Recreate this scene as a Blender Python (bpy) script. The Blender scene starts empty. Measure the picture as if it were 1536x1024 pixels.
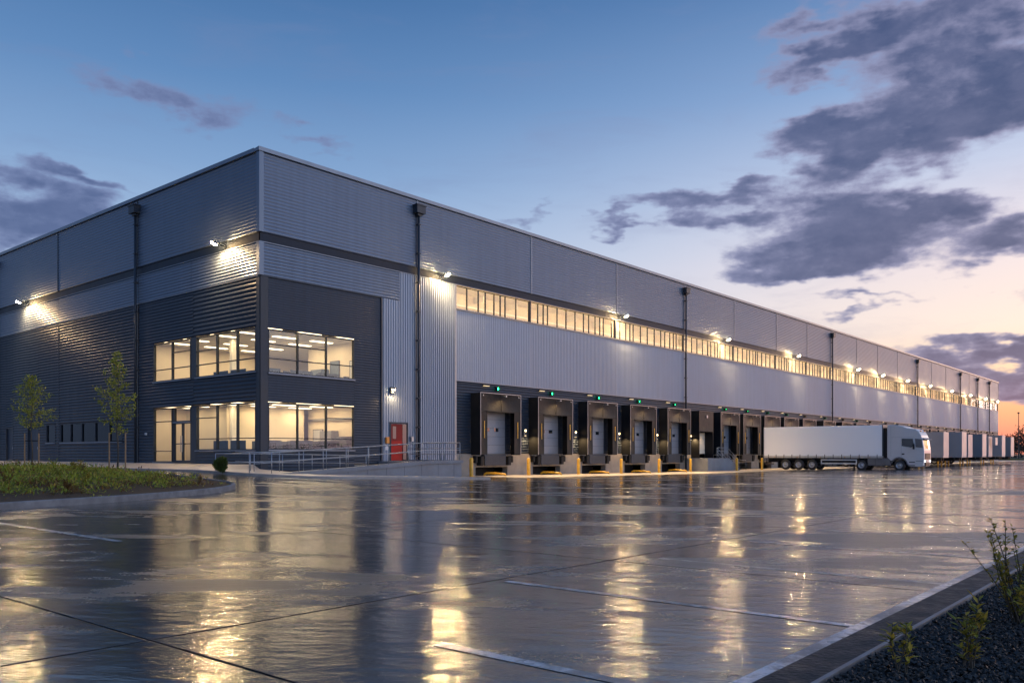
import bpy, bmesh, math, random
from mathutils import Vector, Matrix, noise as mnoise
PI = math.pi
R = math.radians
random.seed(7)
scene = bpy.context.scene
COL = scene.collection

# ------------------------------------------------------------------ camera frame (building corner = origin, +X along dock wall, +Y along office wall)
YAW = math.atan((1834 - 768) / 1263.0)
DX, DY = math.cos(YAW), math.sin(YAW)          # view direction on the ground
RX, RY = math.sin(YAW), -math.cos(YAW)         # direction to the right
CAM = (-26.5766, -40.6549, 1.4)
SUN_AZ = R(47.0)                               # degrees right of the view axis
SUN_EL = R(2.5)

# ------------------------------------------------------------------ node helpers
class NT:
    def __init__(self, tree):
        self.t = tree; self.n = tree.nodes; self.l = tree.links
        self.n.clear()
    def node(self, typ, **kw):
        nd = self.n.new(typ)
        for k, v in kw.items():
            setattr(nd, k, v)
        return nd
    def put(self, sock, v):
        if isinstance(v, bpy.types.NodeSocket):
            self.l.new(v, sock)
        elif v is not None:
            if hasattr(sock.default_value, '__len__') and not hasattr(v, '__len__'):
                v = (v,) * len(sock.default_value)
            elif hasattr(sock.default_value, '__len__') and len(sock.default_value) == 4 and len(v) == 3:
                v = tuple(v) + (1,)
            sock.default_value = v
    def math(self, op, a, b=None, c=None, clamp=False):
        nd = self.node('ShaderNodeMath', operation=op); nd.use_clamp = clamp
        self.put(nd.inputs[0], a)
        if b is not None: self.put(nd.inputs[1], b)
        if c is not None: self.put(nd.inputs[2], c)
        return nd.outputs[0]
    def vmath(self, op, a, b=None):
        nd = self.node('ShaderNodeVectorMath', operation=op)
        self.put(nd.inputs[0], a)
        if b is not None: self.put(nd.inputs[1], b)
        return nd.outputs[1] if op in ('DOT_PRODUCT', 'LENGTH') else nd.outputs[0]
    def mix(self, f, a, b, blend='MIX'):
        nd = self.node('ShaderNodeMix', data_type='RGBA', blend_type=blend)
        self.put(nd.inputs[0], f); self.put(nd.inputs[6], a); self.put(nd.inputs[7], b)
        return nd.outputs[2]
    def rng(self, v, a, b, c=0.0, d=1.0, smooth=False):
        nd = self.node('ShaderNodeMapRange')
        if smooth: nd.interpolation_type = 'SMOOTHSTEP'
        self.put(nd.inputs[0], v)
        for i, x in enumerate((a, b, c, d)): self.put(nd.inputs[i + 1], x)
        return nd.outputs[0]
    def noise(self, vec, scale, detail=4.0, rough=0.55, dist=0.0):
        nd = self.node('ShaderNodeTexNoise')
        self.put(nd.inputs['Vector'], vec); nd.inputs['Scale'].default_value = scale
        nd.inputs['Detail'].default_value = detail; nd.inputs['Roughness'].default_value = rough
        nd.inputs['Distortion'].default_value = dist
        return nd.outputs[0]
    def ramp(self, f, stops):
        nd = self.node('ShaderNodeValToRGB'); cr = nd.color_ramp
        while len(cr.elements) < len(stops): cr.elements.new(0.5)
        for e, (p, c) in zip(cr.elements, stops):
            e.position = p; e.color = tuple(c) + (1,)
        self.put(nd.inputs[0], f)
        return nd.outputs[0]
    def obj(self):
        return self.node('ShaderNodeTexCoord').outputs['Object']
    def sep(self, v):
        nd = self.node('ShaderNodeSeparateXYZ'); self.put(nd.inputs[0], v); return nd.outputs
    def comb(self, x=0.0, y=0.0, z=0.0):
        nd = self.node('ShaderNodeCombineXYZ')
        for i, v in enumerate((x, y, z)): self.put(nd.inputs[i], v)
        return nd.outputs[0]
    def bump(self, h, dist, strength=1.0, normal=None):
        nd = self.node('ShaderNodeBump'); nd.inputs['Strength'].default_value = strength
        nd.inputs['Distance'].default_value = dist
        self.put(nd.inputs['Height'], h)
        if normal is not None: self.put(nd.inputs['Normal'], normal)
        return nd.outputs[0]

def srgb(r, g, b):
    f = lambda c: (c / 255 / 12.92) if c <= 10 else ((c / 255 + 0.055) / 1.055) ** 2.4
    return (f(r), f(g), f(b))

MATS = {}
def mat(name, col, rough=0.5, metal=0.0, var=0.18, vscale=1.5, bump=0.0, bscale=8.0, emit=None, estr=0.0, spec=0.5, rvar=0.12, coat=0.0):
    if name in MATS: return MATS[name]
    m = bpy.data.materials.new(name); m.use_nodes = True
    nt = NT(m.node_tree)
    out = nt.node('ShaderNodeOutputMaterial'); p = nt.node('ShaderNodeBsdfPrincipled')
    nt.l.new(p.outputs[0], out.inputs[0])
    o = nt.obj()
    n = nt.noise(o, vscale, 5)
    lo = tuple(c * (1 - var) for c in col); hi = tuple(min(1, c * (1 + var)) for c in col)
    nt.put(p.inputs['Base Color'], nt.mix(nt.rng(n, 0.3, 0.7), lo, hi))
    nt.put(p.inputs['Roughness'], nt.rng(n, 0.3, 0.7, max(0.02, rough - rvar * rough), min(1, rough + rvar * rough)))
    p.inputs['Metallic'].default_value = metal
    p.inputs['Specular IOR Level'].default_value = spec
    p.inputs['Coat Weight'].default_value = coat
    if bump: nt.put(p.inputs['Normal'], nt.bump(nt.noise(o, bscale, 4), bump))
    if emit is not None:
        p.inputs['Emission Color'].default_value = tuple(emit) + (1,)
        p.inputs['Emission Strength'].default_value = estr
    MATS[name] = m
    return m

def cladmat(name, col, rough, metal, spec=0.5, tone=0.10, wave=0.004):
    m = bpy.data.materials.new(name); m.use_nodes = True
    nt = NT(m.node_tree); out = nt.node('ShaderNodeOutputMaterial'); p = nt.node('ShaderNodeBsdfPrincipled')
    nt.l.new(p.outputs[0], out.inputs[0]); o = nt.obj()
    st = nt.noise(nt.vmath('MULTIPLY', o, (2.6, 2.6, 0.10)), 1.0, 5, 0.6)
    bl = nt.noise(o, 0.35, 4, 0.55)
    rnd = nt.node('ShaderNodeObjectInfo').outputs['Random']
    f = nt.math('ADD', nt.rng(st, 0.3, 0.7, -tone, tone), nt.math('ADD', nt.rng(bl, 0.3, 0.7, -tone * .7, tone * .7), nt.rng(rnd, 0, 1, -tone * .6, tone * .6)))
    dk = tuple(c * 0.55 for c in col); lt = tuple(c * 1.45 for c in col)
    nt.put(p.inputs['Base Color'], nt.mix(nt.math('ADD', 0.5, f, clamp=True), dk, lt))
    nt.put(p.inputs['Roughness'], nt.math('ADD', rough, nt.math('MULTIPLY', f, 0.35), clamp=True))
    p.inputs['Metallic'].default_value = metal; p.inputs['Specular IOR Level'].default_value = spec
    nt.put(p.inputs['Normal'], nt.bump(nt.noise(o, 0.9, 3, 0.5), wave * 4))
    MATS[name] = m
    return m

def glass(name, tint=(0.9, 0.93, 0.92), gloss=(0.75, 0.85, 1.0), base=0.06, dust=0.0):
    m = bpy.data.materials.new(name); m.use_nodes = True
    nt = NT(m.node_tree)
    out = nt.node('ShaderNodeOutputMaterial')
    tr = nt.node('ShaderNodeBsdfTransparent'); tr.inputs[0].default_value = tuple(tint) + (1,)
    gl = nt.node('ShaderNodeBsdfGlossy'); gl.inputs['Color'].default_value = tuple(gloss) + (1,); gl.inputs['Roughness'].default_value = 0.02
    wob = nt.bump(nt.noise(nt.obj(), 0.7, 2), 0.01)
    nt.put(gl.inputs['Normal'], wob)
    fr = nt.node('ShaderNodeFresnel'); fr.inputs[0].default_value = 1.5
    ms = nt.node('ShaderNodeMixShader')
    nt.put(ms.inputs[0], nt.math('MAXIMUM', fr.outputs[0], base, clamp=True))
    nt.l.new(tr.outputs[0], ms.inputs[1]); nt.l.new(gl.outputs[0], ms.inputs[2])
    last = ms.outputs[0]
    if dust:
        df = nt.node('ShaderNodeBsdfDiffuse'); df.inputs[0].default_value = (0.6, 0.58, 0.54, 1)
        m2 = nt.node('ShaderNodeMixShader'); nt.put(m2.inputs[0], nt.rng(nt.noise(nt.obj(), 1.4, 4), 0.3, 0.7, dust * 0.6, dust * 1.4))
        nt.l.new(last, m2.inputs[1]); nt.l.new(df.outputs[0], m2.inputs[2]); last = m2.outputs[0]
    nt.l.new(last, out.inputs[0])
    MATS[name] = m
    return m

def leafmat(name, a, b, c):
    m = bpy.data.materials.new(name); m.use_nodes = True
    nt = NT(m.node_tree)
    out = nt.node('ShaderNodeOutputMaterial'); p = nt.node('ShaderNodeBsdfPrincipled')
    g = nt.node('ShaderNodeNewGeometry')
    col = nt.ramp(g.outputs['Random Per Island'], [(0.0, a), (0.55, b), (1.0, c)])
    n = nt.noise(nt.obj(), 1.3, 3)
    col = nt.mix(nt.rng(n, 0.35, 0.65), col, nt.mix(0.6, col, a))
    nt.put(p.inputs['Base Color'], col); p.inputs['Roughness'].default_value = 0.5; p.inputs['Specular IOR Level'].default_value = 0.15
    tl = nt.node('ShaderNodeBsdfTranslucent'); nt.put(tl.inputs[0], col)
    ms = nt.node('ShaderNodeMixShader'); ms.inputs[0].default_value = 0.3
    nt.l.new(p.outputs[0], ms.inputs[1]); nt.l.new(tl.outputs[0], ms.inputs[2]); nt.l.new(ms.outputs[0], out.inputs[0])
    MATS[name] = m
    return m

# ------------------------------------------------------------------ mesh helper
class MB:
    def __init__(s): s.v = []; s.f = []
    def face(s, pts):
        i = len(s.v); s.v += [tuple(p) for p in pts]; s.f.append(tuple(range(i, i + len(pts)))); return s
    def box(s, x0, x1, y0, y1, z0, z1):
        i = len(s.v)
        s.v += [(x0, y0, z0), (x1, y0, z0), (x1, y1, z0), (x0, y1, z0), (x0, y0, z1), (x1, y0, z1), (x1, y1, z1), (x0, y1, z1)]
        s.f += [tuple(i + k for k in q) for q in ((3, 2, 1, 0), (4, 5, 6, 7), (0, 1, 5, 4), (1, 2, 6, 5), (2, 3, 7, 6), (3, 0, 4, 7))]
        return s
    def tube(s, pts, r, n=8, r2=None, cap=True):
        pts = [Vector(p) for p in pts]; m = len(pts); base = len(s.v)
        for k, p in enumerate(pts):
            t = (pts[min(k + 1, m - 1)] - pts[max(k - 1, 0)]).normalized()
            a = t.cross(Vector((0, 0, 1)))
            if a.length < 1e-3: a = t.cross(Vector((1, 0, 0)))
            a.normalize(); b = a.cross(t)
            rr = r if r2 is None else r + (r2 - r) * k / max(1, m - 1)
            for q in range(n):
                w = 2 * PI * q / n
                s.v.append(tuple(p + a * (math.cos(w) * rr) + b * (math.sin(w) * rr)))
        for k in range(m - 1):
            for q in range(n):
                a0 = base + k * n + q; a1 = base + k * n + (q + 1) % n
                s.f.append((a0, a1, a1 + n, a0 + n))
        if cap:
            s.f.append(tuple(base + q for q in range(n))[::-1]); s.f.append(tuple(base + (m - 1) * n + q for q in range(n)))
        return s
    def lathe(s, prof, c, axis='X', n=24):
        base = len(s.v); m = len(prof)
        for (h, r) in prof:
            for q in range(n):
                w = 2 * PI * q / n; u, v = math.cos(w) * r, math.sin(w) * r
                p = {'X': (h, u, v), 'Y': (u, h, v), 'Z': (u, v, h)}[axis]
                s.v.append((c[0] + p[0], c[1] + p[1], c[2] + p[2]))
        for k in range(m - 1):
            for q in range(n):
                a0 = base + k * n + q; a1 = base + k * n + (q + 1) % n
                s.f.append((a0, a1, a1 + n, a0 + n))
        return s
    def prism(s, poly, y0, y1, axis='Y'):
        n = len(poly); i = len(s.v)
        for yy in (y0, y1):
            for (a, b) in poly:
                s.v.append({'Y': (a, yy, b), 'X': (yy, a, b), 'Z': (a, b, yy)}[axis])
        s.f.append(tuple(range(i, i + n))); s.f.append(tuple(range(i + n, i + 2 * n))[::-1])
        for k in range(n):
            k2 = (k + 1) % n
            s.f.append((i + k, i + n + k, i + n + k2, i + k2))
        return s
    def build(s, name, m, parent=None, smooth=False, bevel=0.0, loc=None, segs=2, norm=True):
        me = bpy.data.meshes.new(name); me.from_pydata(s.v, [], s.f); me.update()
        if norm and len(s.f) < 6000:
            bm = bmesh.new(); bm.from_mesh(me); bmesh.ops.recalc_face_normals(bm, faces=bm.faces[:]); bm.to_mesh(me); bm.free()
        if smooth: me.polygons.foreach_set('use_smooth', [True] * len(me.polygons))
        o = bpy.data.objects.new(name, me); COL.objects.link(o); me.materials.append(m)
        if parent: o.parent = parent
        if loc: o.location = loc
        if bevel:
            b = o.modifiers.new('bevel', 'BEVEL'); b.width = bevel; b.segments = segs; b.limit_method = 'ANGLE'; b.angle_limit = R(35)
        return o

def tag(o, label=None, cat=None, group=None, kind=None):
    if label: o['label'] = label
    if cat: o['category'] = cat
    if group: o['group'] = group
    if kind: o['kind'] = kind
    return o
def thing(name, label, cat, loc=(0, 0, 0), rz=0.0, group=None):
    o = bpy.data.objects.new(name, None); COL.objects.link(o); o.empty_display_size = 0.3
    o.location = loc; o.rotation_euler = (0, 0, rz)
    return tag(o, label, cat, group)
def copy_tree(o, parent=None):
    c = o.copy(); COL.objects.link(c)
    if parent: c.parent = parent
    for ch in list(o.children): copy_tree(ch, c)
    return c
ORD = ['first', 'second', 'third', 'fourth', 'fifth', 'sixth', 'seventh', 'eighth', 'ninth', 'tenth', 'eleventh', 'twelfth', 'thirteenth', 'fourteenth', 'fifteenth', 'sixteenth', 'seventeenth', 'eighteenth', 'nineteenth', 'twentieth', 'twenty-first', 'twenty-second', 'twenty-third', 'twenty-fourth', 'twenty-fifth', 'twenty-sixth', 'twenty-seventh', 'twenty-eighth', 'twenty-ninth', 'thirtieth']

# ------------------------------------------------------------------ materials
pass
pass
pass
TRIM = mat('dark_trim', (0.022, 0.028, 0.038), 0.45, 0.1, spec=0.3)
BAND = mat('dark_band_metal', (0.016, 0.022, 0.033), 0.5, 0.0, spec=0.15)
UP = cladmat('upper_cladding_metal', (0.108, 0.137, 0.185), 0.42, 0.45, 0.5, 0.10, 0.0015)
SIL = cladmat('silver_cladding_metal', (0.168, 0.204, 0.262), 0.42, 0.5)
DARK = cladmat('dark_cladding_metal', (0.022, 0.030, 0.044), 0.45, 0.0, 0.25, 0.14)
CURT = cladmat('trailer_curtain', (0.27, 0.258, 0.245), 0.45, 0.0, 0.4, 0.07, 0.006)
LTRIM = mat('grey_trim', (0.15, 0.172, 0.21), 0.4, 0.6)
CONC = mat('plinth_concrete', (0.20, 0.175, 0.145), 0.75, 0, 0.22, 1.2, 0.01, 6)
CONC2 = mat('ramp_concrete', (0.13, 0.14, 0.155), 0.6, 0, 0.25, 0.9, 0.01, 5)
BLACK = mat('black_rubber', (0.012, 0.012, 0.013), 0.55, 0, 0.2, 2, spec=0.15)
FAB = mat('shelter_curtain', (0.014, 0.014, 0.014), 0.5, 0, 0.25, 1.2, 0.02, 2.5, spec=0.15)
SHB = mat('shelter_side', (0.010, 0.011, 0.013), 0.35, 0, 0.2, 1, spec=0.15)
ALU = mat('aluminium', (0.24, 0.25, 0.27), 0.4, 0.8)
GALV = mat('galvanised_steel', (0.24, 0.26, 0.28), 0.38, 0.85, 0.2, 6)
YEL = mat('yellow_paint', (0.48, 0.26, 0.012), 0.4, 0, 0.2, 3)
DOORG = mat('roller_door_grey', (0.16, 0.18, 0.215), 0.45, 0.1, 0.06, 1)
LEV = mat('leveller_steel', (0.04, 0.045, 0.055), 0.5, 0.1, spec=0.15)
RED = mat('red_door_paint', (0.20, 0.008, 0.006), 0.5, 0, 0.1, 2, spec=0.2)
WHITE = mat('white_paint', (0.45, 0.455, 0.465), 0.35, 0, 0.05, 0.6, coat=0.3)
CURT = None
TYRE = mat('tyre_rubber', (0.014, 0.014, 0.015), 0.7, 0, 0.2, 5)
RIM = mat('wheel_rim', (0.30, 0.31, 0.33), 0.4, 0.7)
CHAS = mat('chassis_black', (0.02, 0.02, 0.022), 0.5, 0.2, spec=0.15)
GREYP = mat('side_skirt_grey', (0.10, 0.105, 0.115), 0.45, 0.1)
TGLASS = mat('truck_glass', (0.015, 0.018, 0.022), 0.05, 0, 0.1, spec=0.8)
PINKW = mat('trailer_front_white', (0.26, 0.25, 0.26), 0.4, 0, 0.06, 0.8)
BLUEG = mat('trailer_blue_grey', (0.09, 0.12, 0.155), 0.45, 0, 0.08, 0.6)
GREYT = mat('trailer_grey', (0.19, 0.205, 0.23), 0.45, 0, 0.08, 0.6)
CREAM = mat('interior_cream_wall', (0.66, 0.565, 0.42), 0.7, 0, 0.05, 0.5)
CEIL = mat('ceiling_tile', (0.75, 0.70, 0.60), 0.8, 0, 0.05, 1.5)
CARPET = mat('carpet', (0.26, 0.24, 0.21), 0.9, 0, 0.2, 6)
LIGHTP = mat('ceiling_light_glow', (0.9, 0.85, 0.7), 0.5, emit=(1.0, 0.80, 0.52), estr=3.2)
TUBE = mat('strip_light_glow', (0.9, 0.85, 0.7), 0.5, emit=(1.0, 0.72, 0.40), estr=60)
LENS = mat('lamp_lens_glow', (0.9, 0.85, 0.7), 0.5, emit=(1.0, 0.66, 0.30), estr=3400)
LENSD = mat('small_lamp_glow', (0.9, 0.85, 0.7), 0.5, emit=(1.0, 0.64, 0.26), estr=12)
LENSB = mat('slim_lamp_glow', (0.9, 0.85, 0.7), 0.5, emit=(1.0, 0.72, 0.36), estr=1.6)
LENSG = mat('green_signal_glow', (0.05, 0.6, 0.2), 0.4, emit=(0.02, 1.0, 0.25), estr=14)
HEADL = mat('headlight_glow', (0.9, 0.9, 0.9), 0.3, emit=(0.95, 0.97, 1.0), estr=1.3)
DESK = mat('desk_wood', (0.42, 0.33, 0.22), 0.5, 0, 0.15, 3)
DIV = mat('desk_divider_fabric', (0.06, 0.075, 0.09), 0.85, 0, 0.15, 4)
SCREEN = mat('monitor_black', (0.015, 0.016, 0.018), 0.25)
CHAIR = mat('chair_fabric', (0.025, 0.027, 0.032), 0.8)
BARK = mat('bark', (0.06, 0.045, 0.03), 0.85, 0, 0.3, 12, 0.01, 20)
STAKE = mat('stake_timber', (0.20, 0.12, 0.06), 0.8, 0, 0.3, 5)
SOIL = mat('soil', (0.06, 0.036, 0.02), 0.9, 0, 0.4, 4, 0.05, 7, spec=0.15)
KERB = mat('kerb_stone', (0.14, 0.145, 0.15), 0.9, 0, 0.25, 3, 0.006, 15, spec=0.12)
KERBL = mat('pale_kerb', (0.20, 0.19, 0.18), 0.5, 0, 0.2, 2, 0.006, 12)
PAV = mat('pavement_concrete', (0.42, 0.36, 0.29), 0.35, 0, 0.18, 0.8, 0.006, 6)
ORANGE = mat('orange_plastic', (0.6, 0.2, 0.02), 0.4)
TEAL = mat('teal_plate', (0.06, 0.18, 0.17), 0.4)
GLASS = glass('window_glass')
GLASSF = glass('dusty_strip_glass', dust=0.12)
GLASSD = glass('dark_window_glass', (0.25, 0.3, 0.32), (0.45, 0.52, 0.58), 0.06)
LEAF1 = leafmat('sapling_leaf', (0.10, 0.125, 0.02), (0.31, 0.33, 0.05), (0.52, 0.42, 0.07))
LEAF2 = leafmat('groundcover_leaf', (0.10, 0.12, 0.016), (0.34, 0.38, 0.04), (0.46, 0.30, 0.07))
LEAF3 = leafmat('shrub_leaf', (0.09, 0.10, 0.018), (0.38, 0.30, 0.04), (0.60, 0.36, 0.05))
RUSS = leafmat('russet_leaf', (0.07, 0.04, 0.015), (0.20, 0.10, 0.03), (0.28, 0.20, 0.05))
LEAF4 = leafmat('far_tree_leaf', (0.014, 0.017, 0.012), (0.025, 0.026, 0.017), (0.04, 0.035, 0.022))

def worn_paint():
    m = bpy.data.materials.new('road_paint'); m.use_nodes = True
    nt = NT(m.node_tree); out = nt.node('ShaderNodeOutputMaterial'); p = nt.node('ShaderNodeBsdfPrincipled')
    nt.l.new(p.outputs[0], out.inputs[0]); o = nt.obj()
    n = nt.noise(o, 9, 6, 0.7); n2 = nt.noise(o, 1.1, 4)
    wear = nt.rng(nt.math('ADD', n, nt.math('MULTIPLY', n2, 0.8)), 0.74, 0.98)
    nt.put(p.inputs['Base Color'], nt.mix(wear, (0.46, 0.43, 0.41), (0.15, 0.135, 0.125)))
    nt.put(p.inputs['Roughness'], nt.rng(n2, 0.35, 0.65, 0.22, 0.45))
    nt.put(p.inputs['Normal'], nt.bump(n, 0.002))
    return m
PAINT = worn_paint()

def wet_concrete():
    m = bpy.data.materials.new('wet_concrete'); m.use_nodes = True
    nt = NT(m.node_tree); out = nt.node('ShaderNodeOutputMaterial'); p = nt.node('ShaderNodeBsdfPrincipled')
    nt.l.new(p.outputs[0], out.inputs[0])
    o = nt.obj(); s = nt.sep(o)
    # broom/trowel direction roughly across the view: stretch patches along the wall-to-wall diagonal
    rot = nt.node('ShaderNodeMapping'); rot.inputs['Rotation'].default_value = (0, 0, math.atan2(RX, -RY) + R(18)); nt.put(rot.inputs['Vector'], o)
    st = nt.vmath('MULTIPLY', rot.outputs[0], (0.42, 1.0, 1.0))
    big = nt.noise(st, 0.33, 5, 0.58, 0.5)
    mid = nt.noise(st, 1.15, 5, 0.6, 0.4)
    fine = nt.noise(o, 26, 3, 0.65)
    grit = nt.noise(o, 110, 2, 0.6)
    # joints
    def joint(c, off, pitch):
        q = nt.math('FRACT', nt.math('DIVIDE', nt.math('SUBTRACT', c, off), pitch))
        dd = nt.math('MULTIPLY', nt.math('MINIMUM', q, nt.math('SUBTRACT', 1.0, q)), pitch)
        return dd
    jd = nt.math('MINIMUM', joint(s[0], -23.5, 6.2), joint(s[1], -34.5, 6.4))
    jl = nt.rng(nt.math('ADD', jd, nt.math('MULTIPLY', nt.math('SUBTRACT', nt.noise(o, 7.0, 3, 0.6), 0.5), 0.012)), 0.010, 0.020, 1.0, 0.0)
    js = nt.rng(jd, 0.0, 0.5, 1.0, 0.0, True)
    cx = nt.math('FLOOR', nt.math('DIVIDE', nt.math('ADD', s[0], 23.5), 6.2)); cy = nt.math('FLOOR', nt.math('DIVIDE', nt.math('ADD', s[1], 34.5), 6.4))
    wn = nt.node('ShaderNodeTexWhiteNoise', noise_dimensions='2D'); nt.put(wn.inputs['Vector'], nt.comb(cx, cy, 0.0))
    slab = wn.outputs[0]
    tot = nt.math('ADD', nt.math('MULTIPLY', big, 0.62), nt.math('MULTIPLY', mid, 0.38))
    wet = nt.rng(nt.math('ADD', tot, nt.math('MULTIPLY', nt.math('SUBTRACT', fine, 0.5), 0.10)), 0.425, 0.505, 0.0, 1.0, True)
    base = nt.mix(nt.rng(mid, 0.3, 0.7), (0.044, 0.035, 0.025), (0.090, 0.072, 0.052))
    base = nt.mix(nt.math('MULTIPLY', slab, 0.35), base, (0.045, 0.043, 0.041))
    base = nt.mix(nt.math('MULTIPLY', wet, 0.45), base, (0.030, 0.028, 0.026))
    base = nt.mix(nt.rng(grit, 0.35, 0.65, 0.0, 0.5), base, nt.mix(0.5, base, (0.15, 0.125, 0.10)))
    stain = nt.rng(nt.noise(o, 0.8, 6, 0.7, 1.5), 0.60, 0.72)
    base = nt.mix(nt.math('MULTIPLY', stain, 0.5), base, (0.13, 0.085, 0.042))
    base = nt.mix(jl, base, (0.012, 0.012, 0.012))
    nt.put(p.inputs['Base Color'], base)
    ro = nt.rng(wet, 0, 1, 0.36, 0.075)
    ro = nt.math('ADD', ro, nt.math('MULTIPLY', nt.math('SUBTRACT', fine, 0.5), 0.10))
    ro = nt.math('ADD', ro, nt.math('MULTIPLY', jl, 0.4), clamp=True)
    nt.put(p.inputs['Roughness'], ro)
    p.inputs['IOR'].default_value = 1.95
    nt.put(p.inputs['Specular IOR Level'], nt.math('MULTIPLY', nt.rng(wet, 0, 1, 0.26, 0.5), nt.math('SUBTRACT', 1.0, jl)))
    h1 = nt.math('ADD', nt.math('MULTIPLY', nt.noise(st, 1.6, 3, 0.5, 0.3), 1.0), nt.math('MULTIPLY', js, -0.25))
    n1 = nt.bump(h1, 0.015)
    wav = nt.noise(st, 5.5, 3, 0.55)
    n1a = nt.bump(wav, 0.0085, 1.0, n1)
    n1b = nt.bump(nt.noise(o, 11.0, 3, 0.6), 0.0020, 1.0, n1a)
    dry = nt.math('SUBTRACT', 1.0, nt.math('MULTIPLY', wet, 0.75))
    n2 = nt.bump(nt.math('MULTIPLY', nt.math('ADD', fine, nt.math('MULTIPLY', grit, 0.7)), dry), 0.0036, 1.0, n1b)
    n3 = nt.bump(jl, -0.01, 1.0, n2)
    nt.put(p.inputs['Normal'], n3)
    return m
WETC = wet_concrete()

# ------------------------------------------------------------------ ground shape
def sst(v, a, b):
    t = max(0.0, min(1.0, (v - a) / (b - a))); return t * t * (3 - 2 * t)
def lerp_tab(x, tab):
    if x <= tab[0][0]: return tab[0][1]
    for (a, fa), (b, fb) in zip(tab, tab[1:]):
        if x <= b: return fa + (fb - fa) * (x - a) / (b - a)
    return tab[-1][1]
RT = [(-5, 0.5), (0, 0.25), (5, 0.02), (10, -0.12), (40, -0.35), (120, -0.30), (200, -0.18), (260, 0.0)]
def G(x, y):
    lo, hi = (-16.0, 0.0) if x < 4 else (-26.0, -3.0)
    k = sst(x, 0, 12); w = sst(y, -16, 0) * (1 - k) + sst(y, -30, -4) * k
    far = 1 - sst(y, 90, 200)
    return lerp_tab(x, RT) * w * far * (1 - sst(-x, 60, 120))
def ground():
    def axis(dense, a, b):
        return dense
    xs = [-4000, -1500, -500, -200, -120, -90, -70] + [-60 + 1.0 * i for i in range(81)] + [22 + 3 * i for i in range(64)] + [230, 260, 320, 420, 600, 1000, 2000, 4500]
    ys = [-4000, -1500, -500, -200, -120, -80, -60] + [-50 + 1.0 * i for i in range(81)] + [34, 38, 44, 52, 62, 75, 90, 120, 160, 220, 400, 900, 2000, 4500]
    v = [(x, y, G(x, y)) for y in ys for x in xs]; n = len(xs)
    f = [(j * n + i, j * n + i + 1, (j + 1) * n + i + 1, (j + 1) * n + i) for j in range(len(ys) - 1) for i in range(n - 1)]
    mb = MB(); mb.v = v; mb.f = f
    o = mb.build('yard_ground', WETC, smooth=True, norm=False)
    tag(o, kind='structure')
ground()

def sheet(name, poly_fn, m, kind='structure'):
    pass

# ------------------------------------------------------------------ painted lines (flush sheets)
def line_mark(name, x0, y0, x1, y1, w, n=1):
    a = Vector((x0, y0)); b = Vector((x1, y1)); t = (b - a).normalized(); q = Vector((-t.y, t.x)) * w / 2
    mb = MB()
    for k in range(n):
        p, r = a.lerp(b, k / n), a.lerp(b, (k + 1) / n)
        pts = [p - q, r - q, r + q, p + q]
        mb.face([(c.x, c.y, G(c.x, c.y) + 0.004) for c in pts])
    return tag(mb.build(name, PAINT), kind='structure')
line_mark('parking_line', -20.35, -27.2, -20.2, -17.0, 0.13, 10)
line_mark('parking_line', -22.2, -38.36, -22.2, -36.25, 0.11)
line_mark('parking_line', -19.56, -38.36, -19.56, -34.65, 0.10)
for i, x in enumerate((-16.7, -13.9, -11.1, -8.3, -5.5, -2.7)):
    line_mark('parking_line', x, -38.36, x, -34.9, 0.10)
line_mark('edge_line', -30, -38.42, 60, -38.42, 0.13, 90)

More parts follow.
